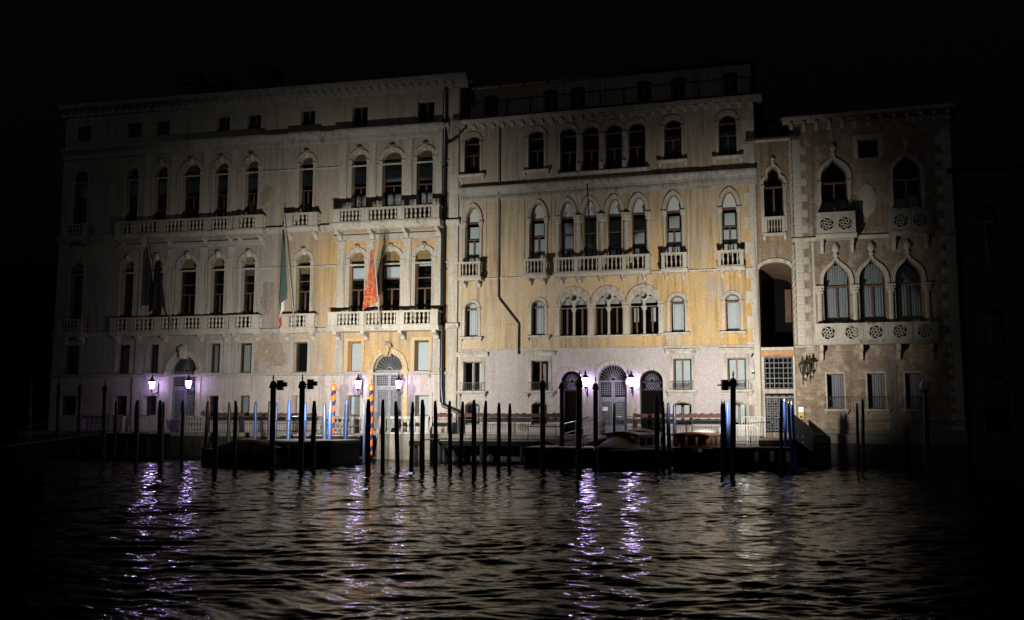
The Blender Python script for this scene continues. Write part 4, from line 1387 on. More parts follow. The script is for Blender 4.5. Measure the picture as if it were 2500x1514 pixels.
# ================================================================== far right and rear houses
pe = thing('townhouse', 'unlit dark townhouse at the far right edge beyond the brick palace', 'house', mat=BW)
he = [window(pe, 'gothic', 28.62, 29.72, 10.2, 13.6, rise=.9, st=M['stone_e'], jamb=.2, ring=.2, mullion=True),
      window(pe, 'round', 28.58, 29.7, 6.2, 8.1, st=M['stone_e'], jamb=.2, ring=.2, mullion=True),
      window(pe, 'round', 28.6, 29.76, 1.6, 4.58, rise=.3, st=M['stone_e'], jamb=.2, ring=.2, name='doorway'),
      window(pe, 'gothic', 31.2, 32.3, 10.2, 13.6, rise=.9, st=M['stone_e'], jamb=.2, ring=.2, mullion=True)]
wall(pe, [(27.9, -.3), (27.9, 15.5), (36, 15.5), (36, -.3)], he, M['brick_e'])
course(pe, [(0, 0), (.1, .02), (.12, .14), (0, .16)], 27.9, 36, 9.55, M['stone_e'])
course(pe, [(0, 0), (.1, .02), (.12, .14), (0, .16)], 27.9, 36, 5.98, M['stone_e'])
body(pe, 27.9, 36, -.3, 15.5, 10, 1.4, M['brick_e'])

pr = thing('rear_house', 'very dark taller house standing behind the narrow brick house', 'house', mat=BW)
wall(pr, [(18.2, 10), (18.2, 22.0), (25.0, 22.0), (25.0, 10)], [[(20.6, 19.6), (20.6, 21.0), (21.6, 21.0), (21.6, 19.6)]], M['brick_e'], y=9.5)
MB().box(20.6, 21.6, 9.75, 9.8, 19.6, 21.0).build('window', M['wood'], pr)
for xx in (18.2, 25):
    MB().add([(xx, 9.5, 10), (xx, 16, 10), (xx, 16, 22), (xx, 9.5, 22)], [(0, 1, 2, 3)]).build('side_wall', M['brick_e'], pr)
MB().add([(17.9, 9.1, 22), (25.3, 9.1, 22), (25.3, 16.4, 22), (17.9, 16.4, 22), (20.5, 12.7, 23.6), (22.7, 12.7, 23.6)], [(0, 1, 5, 4), (1, 2, 5), (2, 3, 4, 5), (3, 0, 4)]).build('roof', M['tile'], pr)

# ================================================================== quay
def quay(name, mw, x0, x1, off, mat_side):
    root = MB()
    root.add([(x0, .1, QZ), (x1, .1, QZ), (x1, -off, QZ), (x0, -off, QZ)], [(0, 1, 2, 3)])
    o = root.build(name, M['quay'])
    o.matrix_world = mw
    o['kind'] = 'structure'
    MB().add([(x0, -off, QZ - .22), (x1, -off, QZ - .22), (x1, -off, -.8), (x0, -off, -.8)], [(0, 1, 2, 3)]).add(
        [(x1, -off, QZ - .22), (x1, .1, QZ - .22), (x1, .1, -.8), (x1, -off, -.8)], [(0, 1, 2, 3)]).add(
        [(x0, -off, QZ - .22), (x0, .1, QZ - .22), (x0, .1, -.8), (x0, -off, -.8)], [(0, 1, 2, 3)]).build('quay_wall', mat_side, o)
    n = int((x1 - x0) / 1.4)
    w = (x1 - x0) / n
    me = MB().box(.006, w - .006, -off - .05, -off + .4, QZ - .22, QZ + .012, .008).mesh('coping_stone', M['quay'])
    for k in range(n):
        put('coping_stone', me, o, (x0 + k * w, 0, 0))
quay('quay', AW, -28.3, -.1, 2.5, M['algae_shade'])
quay('quay', BW, -.55, 17.5, 2.5, M['algae_shade'])

# ================================================================== water
def make_water():
    rng = np.random.RandomState(4)
    R, Cn = 980, 680
    ys = 4.0 * (70.0 / 4.0) ** (np.arange(R) / (R - 1.0))
    s = np.linspace(-1, 1, Cn)
    Y = np.repeat(ys[:, None], Cn, 1)
    X = s[None, :] * (6.0 + .66 * Y)
    Z = np.zeros_like(X)
    XW = X + .35 * np.sin(.7 * Y + .4 * X) + .12 * np.sin(2.1 * X + 1.3 * Y + 1)
    YW = Y + .35 * np.sin(.5 * X - .6 * Y + 2) + .14 * np.sin(1.9 * X - 1.7 * Y)
    for i in range(150):
        lam = .13 * (8.0 ** (rng.rand() ** 1.1)) if i > 14 else 1.2 * (2.2 ** rng.rand())
        th = pi / 2 + rng.randn() * .42
        k = 2 * pi / lam
        amp = (.0060 if i > 14 else .0028) * lam * (.5 + rng.rand())
        ph = rng.rand() * 2 * pi
        mod = 1.0
        # long groups so the chop is uneven
        gx, gy, gp = rng.randn() * .16, rng.randn() * .16, rng.rand() * 6.28
        hx, hy, hp = rng.randn() * .75, rng.randn() * .75, rng.rand() * 6.28
        mod = (.5 + .5 * np.sin(gx * X + gy * Y + gp)) * (.6 + .6 * np.sin(hx * X + hy * Y + hp))
        arg = k * (cos(th) * XW + sin(th) * YW) + ph
        # fade the shortest waves where the mesh is too coarse for them
        dy = Y * math.log(70 / 4.0) / R
        fade = np.clip((lam / (dy * 2.2)) - .5, 0, 1)
        Z += amp * mod * fade * np.sin(arg + .35 * np.sin(arg))
    co = np.stack([X, Y, Z], -1).reshape(-1, 3)
    idx = np.arange(R * Cn).reshape(R, Cn)
    q = np.stack([idx[:-1, :-1], idx[:-1, 1:], idx[1:, 1:], idx[1:, :-1]], -1).reshape(-1, 4)
    # one big calm sheet carries on past the detailed water
    nb = len(co)
    co = np.vstack([co, [(-900, -500, -.16), (900, -500, -.16), (900, 900, -.16), (-900, 900, -.16)]])
    q = np.vstack([q, [(nb, nb + 1, nb + 2, nb + 3)]])
    me = bpy.data.meshes.new('canal_water')
    me.vertices.add(len(co)); me.vertices.foreach_set('co', co.astype(np.float32).ravel())
    me.loops.add(q.size); me.loops.foreach_set('vertex_index', q.astype(np.int32).ravel())
    me.polygons.add(len(q))
    me.polygons.foreach_set('loop_start', np.arange(0, q.size, 4, dtype=np.int32))
    me.polygons.foreach_set('use_smooth', np.ones(len(q), dtype=bool))
    me.materials.append(M['water'])
    me.update(calc_edges=True)
    o = put('canal_water', me)
    o['kind'] = 'structure'
make_water()
#@@PART2
# ================================================================== lamps
def floodlight(pos, aim, power, cone, label, rot):
    """black housing clamped on a mooring post, lamp facing the palaces"""
    t = thing('floodlight', label, 'floodlight', 'black floodlights clamped to the tall posts', loc=pos)
    t.rotation_euler[2] = rot
    MB().box(-.13, .13, -.16, .12, -.22, .2).box(-.15, .15, -.2, .13, .2, .225).build('housing', M['iron'], t)
    MB().box(.13, .3, -.1, .06, -.06, .14).build('gear_box', M['iron'], t)
    MB().box(-.3, -.13, -.03, .03, -.03, .03).build('clamp', M['iron'], t)
    MB().box(-.115, .115, .121, .128, -.2, .18).build('lens', M['globe'], t)
    ld = bpy.data.lights.new('floodlight_lamp', 'SPOT')
    ld.energy = power
    ld.color = FLOOD_COLOR
    ld.spot_size = radians(cone)
    ld.spot_blend = 1.0
    ld.shadow_soft_size = 0.09
    lo = bpy.data.objects.new('floodlight_lamp', ld)
    COL.objects.link(lo)
    p = Vector(pos)
    src = p + Vector((sin(-rot) * .3, cos(rot) * .3, 0))
    d = Vector(aim) - src
    lo.parent = t
    lo.matrix_parent_inverse = Matrix.Identity(4)
    w = Matrix.Translation(src) @ d.to_track_quat('-Z', 'Y').to_matrix().to_4x4()
    lo.matrix_local = (Matrix.Translation(p) @ Matrix.Rotation(rot, 4, 'Z')).inverted() @ w
    return t
floodlight((-10.46, 42.75, 3.75), A(-6.4, 0, 6.0), FLOOD_POWER[0], FLOOD_CONE[0], 'black floodlight on the left one of the two tall posts before the left palace', 0)
floodlight((-9.12, 42.85, 3.8), A(-2.2, 0, 6.0), FLOOD_POWER[1], FLOOD_CONE[1], 'black floodlight on the right one of the two tall posts before the left palace', 0)
floodlight((9.12, 40.45, 3.75), B(15.8, 0, 6.7), FLOOD_POWER[2], FLOOD_CONE[2], 'black floodlight on the tall post beside the mahogany taxi boat', 0)

def lantern(mw, u, off, z, lit, label, group, arm_z=-.55):
    t = thing('wall_lantern', label, 'lantern', group, mat=mw @ Matrix.Translation((u, -off, z)))
    ir = M['iron'] if lit else M['bronze']
    n = 6
    # glass body, wider at the top
    prof = [(.105, -.24), (.19, .2)]
    MB().lathe(prof, n=n, ang=.26).build('glass', (M['glow_bright'] if mw is BW else M['glow']) if lit else M['glass'], t)
    f = MB()
    for k in range(n):
        a = 2 * pi * k / n + .26
        f.tube([(.112 * cos(a), .112 * sin(a), -.25), (.2 * cos(a), .2 * sin(a), .21)], .011, 4)
        f.tube([(.235 * cos(a), .235 * sin(a), .22), (.25 * cos(a), .25 * sin(a), .33)], [.014, .002], 4)
    f.lathe([(.215, .2), (.245, .215), (.245, .235), (.2, .25)], n=n, ang=.26)
    f.lathe([(.13, -.25), (.11, -.28), (.05, -.33), (.06, -.37), (.015, -.45)], n=8)
    f.build('lantern_frame', ir, t)
    r = MB().lathe([(.2, .25), (.12, .36), (.06, .42), (.055, .47), (.085, .5), (.03, .54), (.045, .58), (.01, .66)], n=8)
    r.build('lantern_cap', ir, t)
    a = MB()
    a.tube([(0, 0, -.36), (0, .02, -.5), (0, .16, -.64), (0, .36, -.62), (0, .5, -.5), (0, off - .05, -.42)], .02, 6)
    a.tube([(0, .3, -.6), (0, .38, -.5), (0, .47, -.5), (0, .47, -.58), (0, .4, -.6)], .012, 5)
    a.tube([(0, off - .05, -.1), (0, .42, -.2), (0, .38, -.3), (0, .48, -.36)], .014, 5)
    a.box(-.035, .035, off - .06, off, -.75, .1)
    a.ball((0, off - .04, .14), .04, .03, .05, 6, 4)
    a.ball((0, off - .04, -.8), .03, .03, .06, 6, 4)
    a.build('bracket_arm', ir, t)
    return t
GL = 'lit wall lanterns beside the palace doors'
lantern(AW, -20.1, .75, 4.38, True, 'lit violet lantern left of the far left gate', GL)
lantern(AW, -17.5, .75, 4.42, True, 'lit violet lantern hanging across the right side of the far left gate', GL)
lantern(AW, -6.05, .75, 4.36, True, 'lit lantern left of the gate with the Venetian flag above', GL)
lantern(AW, -3.46, .75, 4.35, True, 'lit lantern on the right of the gate under the Venetian flag', GL)
lantern(BW, 7.9, .58, 4.42, True, 'lit lantern left of the central gate of the ochre palace', GL)
lantern(BW, 10.52, .62, 4.42, True, 'lit lantern right of the central gate of the ochre palace', GL)
GU = 'unlit green bronze lanterns at the brick corner'
lantern(BW, 19.75, .75, 5.03, False, 'unlit bronze lantern nearer the archway, on the brick corner', GU)
lantern(BW, 20.12, .6, 5.16, False, 'unlit bronze lantern on the brick wall, right one of the pair', GU)

# ================================================================== mooring posts
def stake_mesh(r, h, seed, top=.58):
    rr = random.Random(seed)
    m = MB()
    lv = [-1.0, 0, .5 * h, h - .75, h - .38, h - .06, h]
    rad = [r * 1.03, r * 1.02, r, r * .98, r * .92, r * top * 1.05, r * top * .8]
    n = 10
    vs, fs = [], []
    for j, (z, q) in enumerate(zip(lv, rad)):
        ox, oy = (rr.random() - .5) * .03, (rr.random() - .5) * .03
        for k in range(n):
            a = 2 * pi * k / n
            g = 1 + (rr.random() - .5) * .09
            vs.append((ox + q * g * cos(a), oy + q * g * sin(a), z))
    for j in range(len(lv) - 1):
        for k in range(n):
            fs.append((j * n + k, j * n + (k + 1) % n, (j + 1) * n + (k + 1) % n, (j + 1) * n + k))
    fs.append(tuple(range((len(lv) - 1) * n, len(lv) * n)))
    return m.add(vs, fs)

POLES = [
 (-29.05,57.37,4.66,-0.21,0.112,'fin','dim tall post with turned cap, the leftmost of all the posts'),
 (-27.13,56.92,4.60,-0.17,0.111,'fin','dim tall capped post standing before the far left corner of the palace'),
 (-25.71,56.59,4.54,-0.15,0.111,'fin','dim tall capped post, third of the four at the far left'),
 (-23.60,55.07,4.46,-0.11,0.120,'fin','dim tall capped post left of the sloping far left handrail end'),
 (-22.42,53.77,3.27,-0.05,0.094,'dark','thin dark stake before the second ground floor window from the left'),
 (-20.18,51.20,3.23,-0.06,0.134,'dark','thick dark stake left of the violet lantern at the far left gate'),
 (-15.31,41.60,3.04,-0.13,0.109,'dark','dark stake just right of the far left lantern, front one of a touching pair'),
 (-18.64,50.84,3.14,-0.07,0.088,'dark','shorter dark stake hidden half behind its neighbour near the far left gate'),
 (-17.08,49.46,3.20,-0.11,0.097,'dark','dark stake standing before the middle of the far left gate'),
 (-16.13,50.26,3.18,-0.01,0.098,'dark','slim dark stake before the window right of the far left gate'),
 (-12.60,40.47,3.06,-0.05,0.114,'dark','broad black stake right beside a slim one, right of the far left gate'),
 (-15.84,53.27,3.17,-0.05,0.104,'dark','dark bluish stake left of the curtained low window'),
 (-12.75,43.97,3.08,-0.06,0.096,'dark','black stake overlapping the left edge of the curtained low window'),
 (-14.27,52.91,3.20,-0.04,0.092,'mid','slim blue stake before the bare white wall left of the floodlight posts'),
 (-13.15,51.62,3.20,-0.04,0.101,'dark','dark stake mostly hidden behind the left floodlight post'),
 (-10.70,42.65,4.24,-0.07,0.130,'lamp','tall black post with cap and floodlight, left one of the two'),
 (-12.82,51.55,3.13,0.03,0.078,'mid','blue stake peeping out right of the left floodlight post'),
 (-11.81,50.29,3.24,-0.01,0.109,'blue','brightly lit pale blue stake between the two floodlight posts'),
 (-9.44,42.75,4.25,-0.04,0.130,'lamp','tall black post with cap and floodlight, right one of the two'),
 (-10.92,50.08,3.13,0.02,0.098,'blue','brightly lit blue stake touching the right floodlight post'),
 (-9.12,43.88,3.08,-0.03,0.114,'dark','black stake just right of the right floodlight post'),
 (-9.98,50.89,3.13,-0.06,0.111,'navy','navy stake behind the handrail, left of the first striped post'),
 (-9.24,48.15,3.23,0.04,0.105,'mid','blue stake leaning against the left striped post'),
 (-9.92,52.41,4.47,0.06,0.137,'stripe','orange and blue spiral striped post, the left one'),
 (-8.77,50.09,3.29,0.05,0.120,'mid','lit blue stake before the window left of the flagged gate'),
 (-7.55,48.78,3.14,-0.03,0.064,'navy','thin navy stake hugging the left side of a black one'),
 (-6.17,40.95,3.10,-0.03,0.116,'dark','black stake covering the lower part of the right striped post'),
 (-7.70,51.90,4.46,-0.01,0.135,'stripe','orange and blue spiral striped post, the right one'),
 (-5.60,41.65,3.11,-0.06,0.091,'dark','black stake before the left leaf of the flagged gate'),
 (-5.15,43.09,3.06,-0.11,0.103,'navy','leaning dark navy stake before the right leaf of the flagged gate'),
 (-4.53,43.13,3.04,0.02,0.094,'navy','glossy navy stake right of the flagged gate'),
 (-3.90,41.78,3.11,-0.03,0.109,'dark','black stake before the window right of the flagged gate'),
 (-3.33,41.83,3.07,-0.04,0.091,'dark','black stake left of the big downpipe'),
 (-2.78,43.27,3.09,-0.05,0.094,'dark','black stake crossing the elbow of the big downpipe'),
 (-2.44,45.59,3.12,0.09,0.099,'dark','black stake leaning right, right of the downpipe elbow'),
 (-1.52,38.82,3.05,-0.01,0.101,'dark','tallest black stake before the leftmost ochre palace window'),
 (-1.13,40.36,3.05,0.03,0.088,'dark','black stake right of the leftmost arched low window'),
 (-0.58,43.08,3.02,0.00,0.094,'dark','black stake before the blank pale wall, left one of two'),
 (-0.10,42.76,2.98,0.01,0.084,'dark','slim black stake before the blank pale wall, right one of two'),
 (1.41,42.88,4.32,-0.00,0.121,'fin','tall capped black post before the second ochre palace window'),
 (2.58,48.57,4.46,0.01,0.127,'fin','capped black post before the left side door'),
 (2.76,39.12,4.23,0.04,0.119,'fin','tall capped black post just left of the left central lantern'),
 (4.21,47.58,4.40,0.02,0.124,'fin','capped black post covering the left edge of the central gate'),
 (5.32,49.34,3.12,0.02,0.075,'dark','thin dark stake before the middle of the central gate'),
 (6.50,42.57,3.37,0.03,0.120,'dark','thick black stake before the right side door'),
 (7.22,45.14,3.17,-0.01,0.088,'dark','dark stake touching the thick one at the right side door'),
 (7.62,46.06,3.09,-0.01,0.100,'blue','glossy blue stake right of the right side door'),
 (8.07,46.97,3.03,0.01,0.092,'navy','faded slate blue stake left of an arched low window'),
 (9.37,42.10,3.20,0.03,0.128,'dark','thick black stake left of the bright blue one'),
 (10.28,45.29,3.20,0.07,0.089,'blue','bright blue floodlit stake between two black posts'),
 (9.32,40.18,4.34,0.12,0.122,'lamp','tall black capped floodlight post right of the mahogany taxi boat'),
 (12.17,43.00,3.23,0.08,0.084,'dark','black stake left of the three blue stakes at the street gate'),
 (12.97,45.03,3.26,0.01,0.078,'tip','blue white-tipped stake, leftmost of the three at the street gate'),
 (13.31,45.45,3.14,-0.01,0.079,'tip','blue white-tipped stake, middle one of the three at the street gate'),
 (13.67,45.87,3.15,-0.11,0.080,'tip','blue white-tipped stake, right one of the three at the street gate'),
 (16.93,46.48,3.13,0.04,0.071,'dark','slim dark stake before the brick palace, left one of a pair'),
 (17.08,46.23,3.33,0.07,0.080,'pin','dark stake with a pointed pin, right one of a pair'),
 (19.50,44.69,3.51,0.06,0.126,'globe','dark thick post carrying an unlit round globe lamp'),
]
MK = {'dark': 'pole_dark', 'blue': 'pole_blue', 'navy': 'pole_navy', 'tip': 'pole_bright', 'mid': 'pole_mid', 'pin': 'pole_dark', 'fin': 'pole_dark',
      'lamp': 'pole_dark', 'stripe': 'stripe', 'globe': 'pole_dark'}
for i, (x, y, h, lean, r, kd, lab) in enumerate(POLES):
    a = math.atan2(lean, h)
    grp = {'stripe': 'orange and blue striped posts', 'tip': 'three blue stakes at the street gate'}.get(kd, 'mooring posts along the quay')
    if kd in ('dark', 'blue', 'navy', 'mid'):
        o = stake_mesh(r, h, i).build('mooring_post', M[MK[kd]], None, (x, y, 0), smooth=True)
        tag(o, lab, 'mooring post', grp)
        o.rotation_euler = (random.uniform(-.012, .012), a, random.random() * .2)
        continue
    t = thing('mooring_post', lab, 'mooring post', grp, loc=(x, y, 0))
    t.rotation_euler = (0, a, 0)
    if kd in ('tip', 'pin', 'globe'):
        stake_mesh(r, h - .12, i, .75).build('pole', M[MK[kd]], t, smooth=True)
        if kd == 'tip':
            MB().lathe([(.03, h - .14), (.035, h - .02), (.012, h + .06)], n=8).build('tip', M['tip_white'], t)
        elif kd == 'pin':
            MB().lathe([(.05, h - .14), (.06, h - .06), (.015, h), (.01, h + .16)], n=8).build('tip', M['iron'], t)
        else:
            MB().lathe([(.05, h - .14), (.06, h + .05), (.16, h + .14), (.12, h + .2)], n=10).build('lamp_socket', M['iron'], t)
            MB().ball((0, 0, h + .42), .25, .25, .26, 16, 10).build('globe', M['globe'], t, smooth=True)
        continue
    # turned cap and finial
    m = MB().lathe([(r * 1.05, -1), (r, 0), (r * .98, h * .5), (r * .95, h - .62)], n=14)
    m.build('pole', M[MK[kd]], t, smooth=True)
    cm = M['orange'] if kd == 'stripe' else M['pole_dark']
    zc = h - .64
    MB().lathe([(r * 1.0, zc), (r * 1.45, zc + .04), (r * 1.5, zc + .1), (r * 1.2, zc + .14), (r * 1.25, zc + .2), (r * .9, zc + .3), (r * .35, zc + .36)], n=10).build('cap', cm, t)
    MB().lathe([(.02, zc + .35), (.028, zc + .42), (.045, zc + .48), (.028, zc + .53), (.034, zc + .58), (.006, zc + .66)], n=8).build(
        'finial', M['brass'] if kd == 'stripe' else M['pole_dark'], t)

# ================================================================== quayside fences, balustrades and planters
def fence(mw, x0, x1, off, label, posts=1.6, h=1.0, pattern=0):
    t = thing('iron_fence', label, 'fence', 'black iron fences along the quay', mat=mw @ Matrix.Translation((x0, -off, QZ)))
    w = x1 - x0
    for z in (.1, h - .16, h):
        MB().box(0, w, -.015, .015, z - .014, z + .014).build('rail', M['iron'], t)
    m = MB()
    n = int(w / .145)
    for k in range(n + 1):
        x = w * k / n
        m.box(x - .008, x + .008, -.007, .007, .1, h - .17)
        if pattern:
            m.tube([(x + .065 * cos(pi * j / 6), 0, h - .34 + .14 * sin(pi * j / 6)) for j in range(7)], .007, 4)
        else:
            m.tube([(x, 0, h - .17), (x + w / n, 0, h)], .006, 4)
            m.tube([(x + w / n, 0, h - .17), (x, 0, h)], .006, 4)
    stuff(m.build('bars', M['iron'], t))
    np_ = max(1, round(w / posts))
    for k in range(np_ + 1):
        x = w * k / np_
        MB().box(x - .022, x + .022, -.022, .022, 0, h + .05).build('post', M['iron'], t)
    # mesh windbreak on the upper half
    return t
fence(AW, -15.0, -11.0, 2.3, 'iron fence on the quay under the curtained low window of the left palace')
fence(AW, -10.95, -8.0, 2.3, 'iron fence behind the two pale blue lit stakes')
fence(AW, -.55, .35, 2.3, 'short lattice fence panel in front of the big downpipe elbow')
fence(BW, .85, 5.9, 2.3, 'long iron fence under the blank pale wall of the ochre palace', pattern=1)
fence(BW, 5.95, 6.9, 2.3, 'short iron fence left of the metal ramp')
fence(BW, 10.9, 15.6, 2.3, 'iron fence with arched bars behind the two taxi boats', pattern=1)

PLG = 'rust red planter boxes on the quay fence'
ORD = ['leftmost ', 'second ', 'third ', 'rightmost ', 'last ']
def planters(mw, x0, x1, off, label):
    n = max(1, round((x1 - x0) / 1.25))
    w = (x1 - x0) / n
    for k in range(n):
        t = thing('planter_box', (ORD[k] + label) if n > 1 else label, 'planter', PLG, mat=mw @ Matrix.Translation((x0 + w * (k + .5), -off, QZ + 1.0)))
        MB().prism_x([(-.09, -.02), (.1, -.02), (.13, .17), (-.12, .17)], -w / 2 + .008, w / 2 - .008).build('trough', M['rust'], t)
        s = MB()
        for j in range(3):
            s.ball((-w / 2 + w * (j + .5) / 3 + random.uniform(-.1, .1), 0, .17), .13, .07, .03 + .03 * random.random(), 6, 4)
        s.build('dry_plants', M['soil'], t)
        for sx in (-1, 1):
            MB().box(sx * w * .3 - .012, sx * w * .3 + .012, -.12, -.1, -.04, .14).build('hook', M['iron'], t)
planters(AW, -15.0, -11.0, 2.3, 'rust red planter on the fence left of the floodlight posts')
planters(AW, -10.95, -8.0, 2.3, 'rust red planter on the fence behind the pale blue lit stakes')
planters(AW, -.55, .35, 2.3, 'small rust red planter in front of the downpipe elbow')
planters(BW, .85, 5.9, 2.3, 'rust red planter on the long fence under the blank pale wall')
planters(BW, 5.95, 6.9, 2.3, 'rust red planter just left of the metal ramp')
planters(BW, 10.9, 15.6, 2.3, 'rust red planter on the fence behind the taxi boats')

def stone_balustrade(mw, x0, x1, off, n, label, z=QZ, ends=(1, 1)):
    t = thing('stone_balustrade', label, 'balustrade', 'stone balustrades on the quay', mat=mw @ Matrix.Translation((x0, -off, z)))
    w = x1 - x0
    MB().box(0, w, -.14, .14, 0, .1).build('base', SA, t)
    MB().box(-.03, w + .03, -.16, .16, .86, 1.0).build('rail', SA, t)
    for k, e in zip((0, w - .26), ends):
        if e:
            MB().box(k, k + .26, -.13, .13, .102, .858).build('post', SA, t)
    for k in range(n):
        put('baluster', baluster_mesh(.76, .085, SA, 0), t, (.32 + (w - .64) * (k + .5) / n, 0, .1))
    return t
stone_balustrade(AW, -16.9, -15.1, 2.3, 6, 'dim stone balustrade right of the far left gate')
stone_balustrade(AW, -24.2, -20.9, 2.3, 9, 'dim stone balustrade left of the far left gate')
stone_balustrade(AW, -3.55, -.75, 3.15, 6, 'lit stone balustrade on the landing right of the flagged gate')
stone_balustrade(AW, -8.0, -5.9, 1.6, 5, 'stone balustrade behind the steel handrail, left of the flagged gate')
lo = MB().box(-3.75, -.6, -3.4, -2.56, -.6, QZ - .02).build('stone_landing', M['quay'])
lo.matrix_world = AW
lo['kind'] = 'structure'
for s, lab in ((-3.68, 'left'), (-.68, 'right')):
    vt = MB()
    vt.prism_x([(0, 0), (-.5, 0), (-.55, .12), (-.42, .3), (-.18, .45), (-.12, .8), (-.16, 1.02), (.02, 1.02)], -.1, .1)
    vt.ball((0, -.42, .14), .12, .16, .16, 8, 6)
    o = vt.build('stone_volute', SA)
    o.matrix_world = AW @ Matrix.Translation((s, -3.0, QZ))
    tag(o, 'curled stone volute at the %s end of the lit landing balustrade' % lab, 'stone ornament', 'stone volutes of the landing')

def handrail(mw, pts, h, label, group, r=.024, midrail=False, mat='steel', legs=True):
    t = thing('handrail', label, 'handrail', group, mat=mw)
    p = [Vector((u, -o, z + h)) for u, o, z in pts]
    MB().tube([tuple(q) for q in p], r, 8).build('rail', M[mat], t, smooth=True)
    if midrail:
        MB().tube([(q.x, q.y, q.z - h * .5) for q in p], r * .6, 6).build('mid_rail', M[mat], t)
    for u, o, z in pts:
        MB().tube([(u, -o, z), (u, -o, z + h)], r * .8, 6).build('post', M[mat], t)
    return t
GH = 'steel handrails of the landing stages'
handrail(AW, [(-8.3, 5.6, 1.38), (-7.1, 5.6, 1.38), (-5.9, 5.6, 1.38), (-4.9, 5.6, 1.38), (-3.9, 5.6, 1.38)], 1.02, 'steel handrail in front of the flagged gate', GH, midrail=True)
handrail(AW, [(-20.4, 4.2, 1.38), (-19.2, 4.2, 1.38), (-17.8, 4.2, 1.38)], 1.02, 'steel handrail in front of the far left gate', GH)
handrail(AW, [(-25.2, 5.4, .75), (-23.7, 4.8, 1.0), (-22.2, 4.3, 1.25), (-20.7, 3.9, 1.4)], 1.02, 'sloping steel handrail of the dim ramp at the far left', GH, midrail=True)
handrail(BW, [(7.4, 5.6, .95), (8.1, 4.2, 1.2), (8.5, 2.8, 1.44)], 1.0, 'sloping steel handrail on the left side of the metal ramp', GH, midrail=True)
handrail(BW, [(8.7, 5.7, .95), (9.3, 4.3, 1.2), (9.7, 3.0, 1.44)], 1.0, 'sloping steel handrail on the right side of the metal ramp', GH, midrail=True)
handrail(BW, [(9.9, 2.3, QZ), (10.4, 2.3, QZ), (10.85, 2.3, QZ)], 1.02, 'short steel handrail before the central gate, right half', GH)
handrail(AW, [(-6.9, 11.0, 1.2), (-6.2, 11.0, 1.2), (-5.4, 11.0, 1.2), (-4.6, 11.0, 1.2)], .95, 'black railing on the dark pontoon between the floodlight posts', GH, midrail=True, mat='iron')
handrail(BW, [(6.4, 7.5, .92), (7.2, 7.5, .92), (8.2, 7.5, .92), (9.2, 7.5, .92)], 1.0, 'dark railing on the pontoon left of the covered taxi boat', GH, mat='iron')

def landing(mw, x0, x1, o0, o1, z, label, name='pontoon', cat='pontoon', edge='deck', hull='hull_wet', depth=1.3, legs=False, rz=0):
    t = thing(name, label, cat, mat=mw @ Matrix.Translation(((x0 + x1) / 2, -(o0 + o1) / 2, z)) @ Matrix.Rotation(rz, 4, 'Z'))
    w, d = (x1 - x0) / 2, (o1 - o0) / 2
    n = int(2 * w / .22)
    pm = MB().box(.01, 2 * w / n - .01, -d, d, -.05, 0).mesh('deck_board', M[edge])
    for k in range(n):
        put('deck_board', pm, t, (-w + k * 2 * w / n, 0, 0))
    if legs:
        MB().box(-w, w, -d - .02, -d + .12, -.3, -.055).build('beam', M[hull], t)
        MB().box(-w, w, d - .12, d, -.3, -.055).build('beam', M[hull], t)
        for sx in (-.85, -.1, .75):
            for sy in (-.85, .85):
                MB().lathe([(.11, -z - .8), (.11, -.3)], sx * w, sy * d, 8).build('pile', M['pole_dark'], t)
    else:
        MB().box(-w, w, -d, d, -depth, -.055).box(-w - .04, w + .04, -d - .04, d + .04, -.2, -.08).build('hull', M[hull], t)
    return t
landing(AW, -7.0, -3.0, 7.8, 11.4, 1.2, 'dark floating pontoon under the two floodlight posts')
landing(AW, -8.5, -3.8, 3.4, 5.8, 1.38, 'dark timber landing stage before the flagged gate', 'landing_stage', 'jetty', legs=True)
landing(AW, -20.8, -17.4, 2.6, 4.4, 1.38, 'dark timber landing stage before the far left gate', 'landing_stage', 'jetty', legs=True)
landing(AW, -.4, .2, 2.7, 7.5, 1.2, 'narrow dark jetty below the downpipe elbow', 'landing_stage', 'jetty', legs=True)
landing(BW, .6, 5.9, 2.7, 4.6, 1.15, 'low dark timber staging under the long iron fence', 'landing_stage', 'jetty', legs=True)
landing(BW, 6.3, 10.2, 4.4, 7.8, .92, 'dark pontoon with deck whitened as if lamplit beside the covered taxi boat', edge='white_paint')  # white boards put the shine of lamplight into the deck colour
landing(BW, 15.5, 17.4, 3.6, 7.8, 1.0, 'black pontoon behind the floodlight post at the mahogany boat')
landing(BW, 17.5, 19.2, .1, 5.8, 1.36, 'dark stepped jetty in front of the lattice street gate', 'landing_stage', 'jetty', legs=True)
landing(BW, 17.3, 19.0, 6.0, 7.6, 1.02, 'lower step of the jetty with pale fenders', 'landing_stage', 'jetty', legs=True)
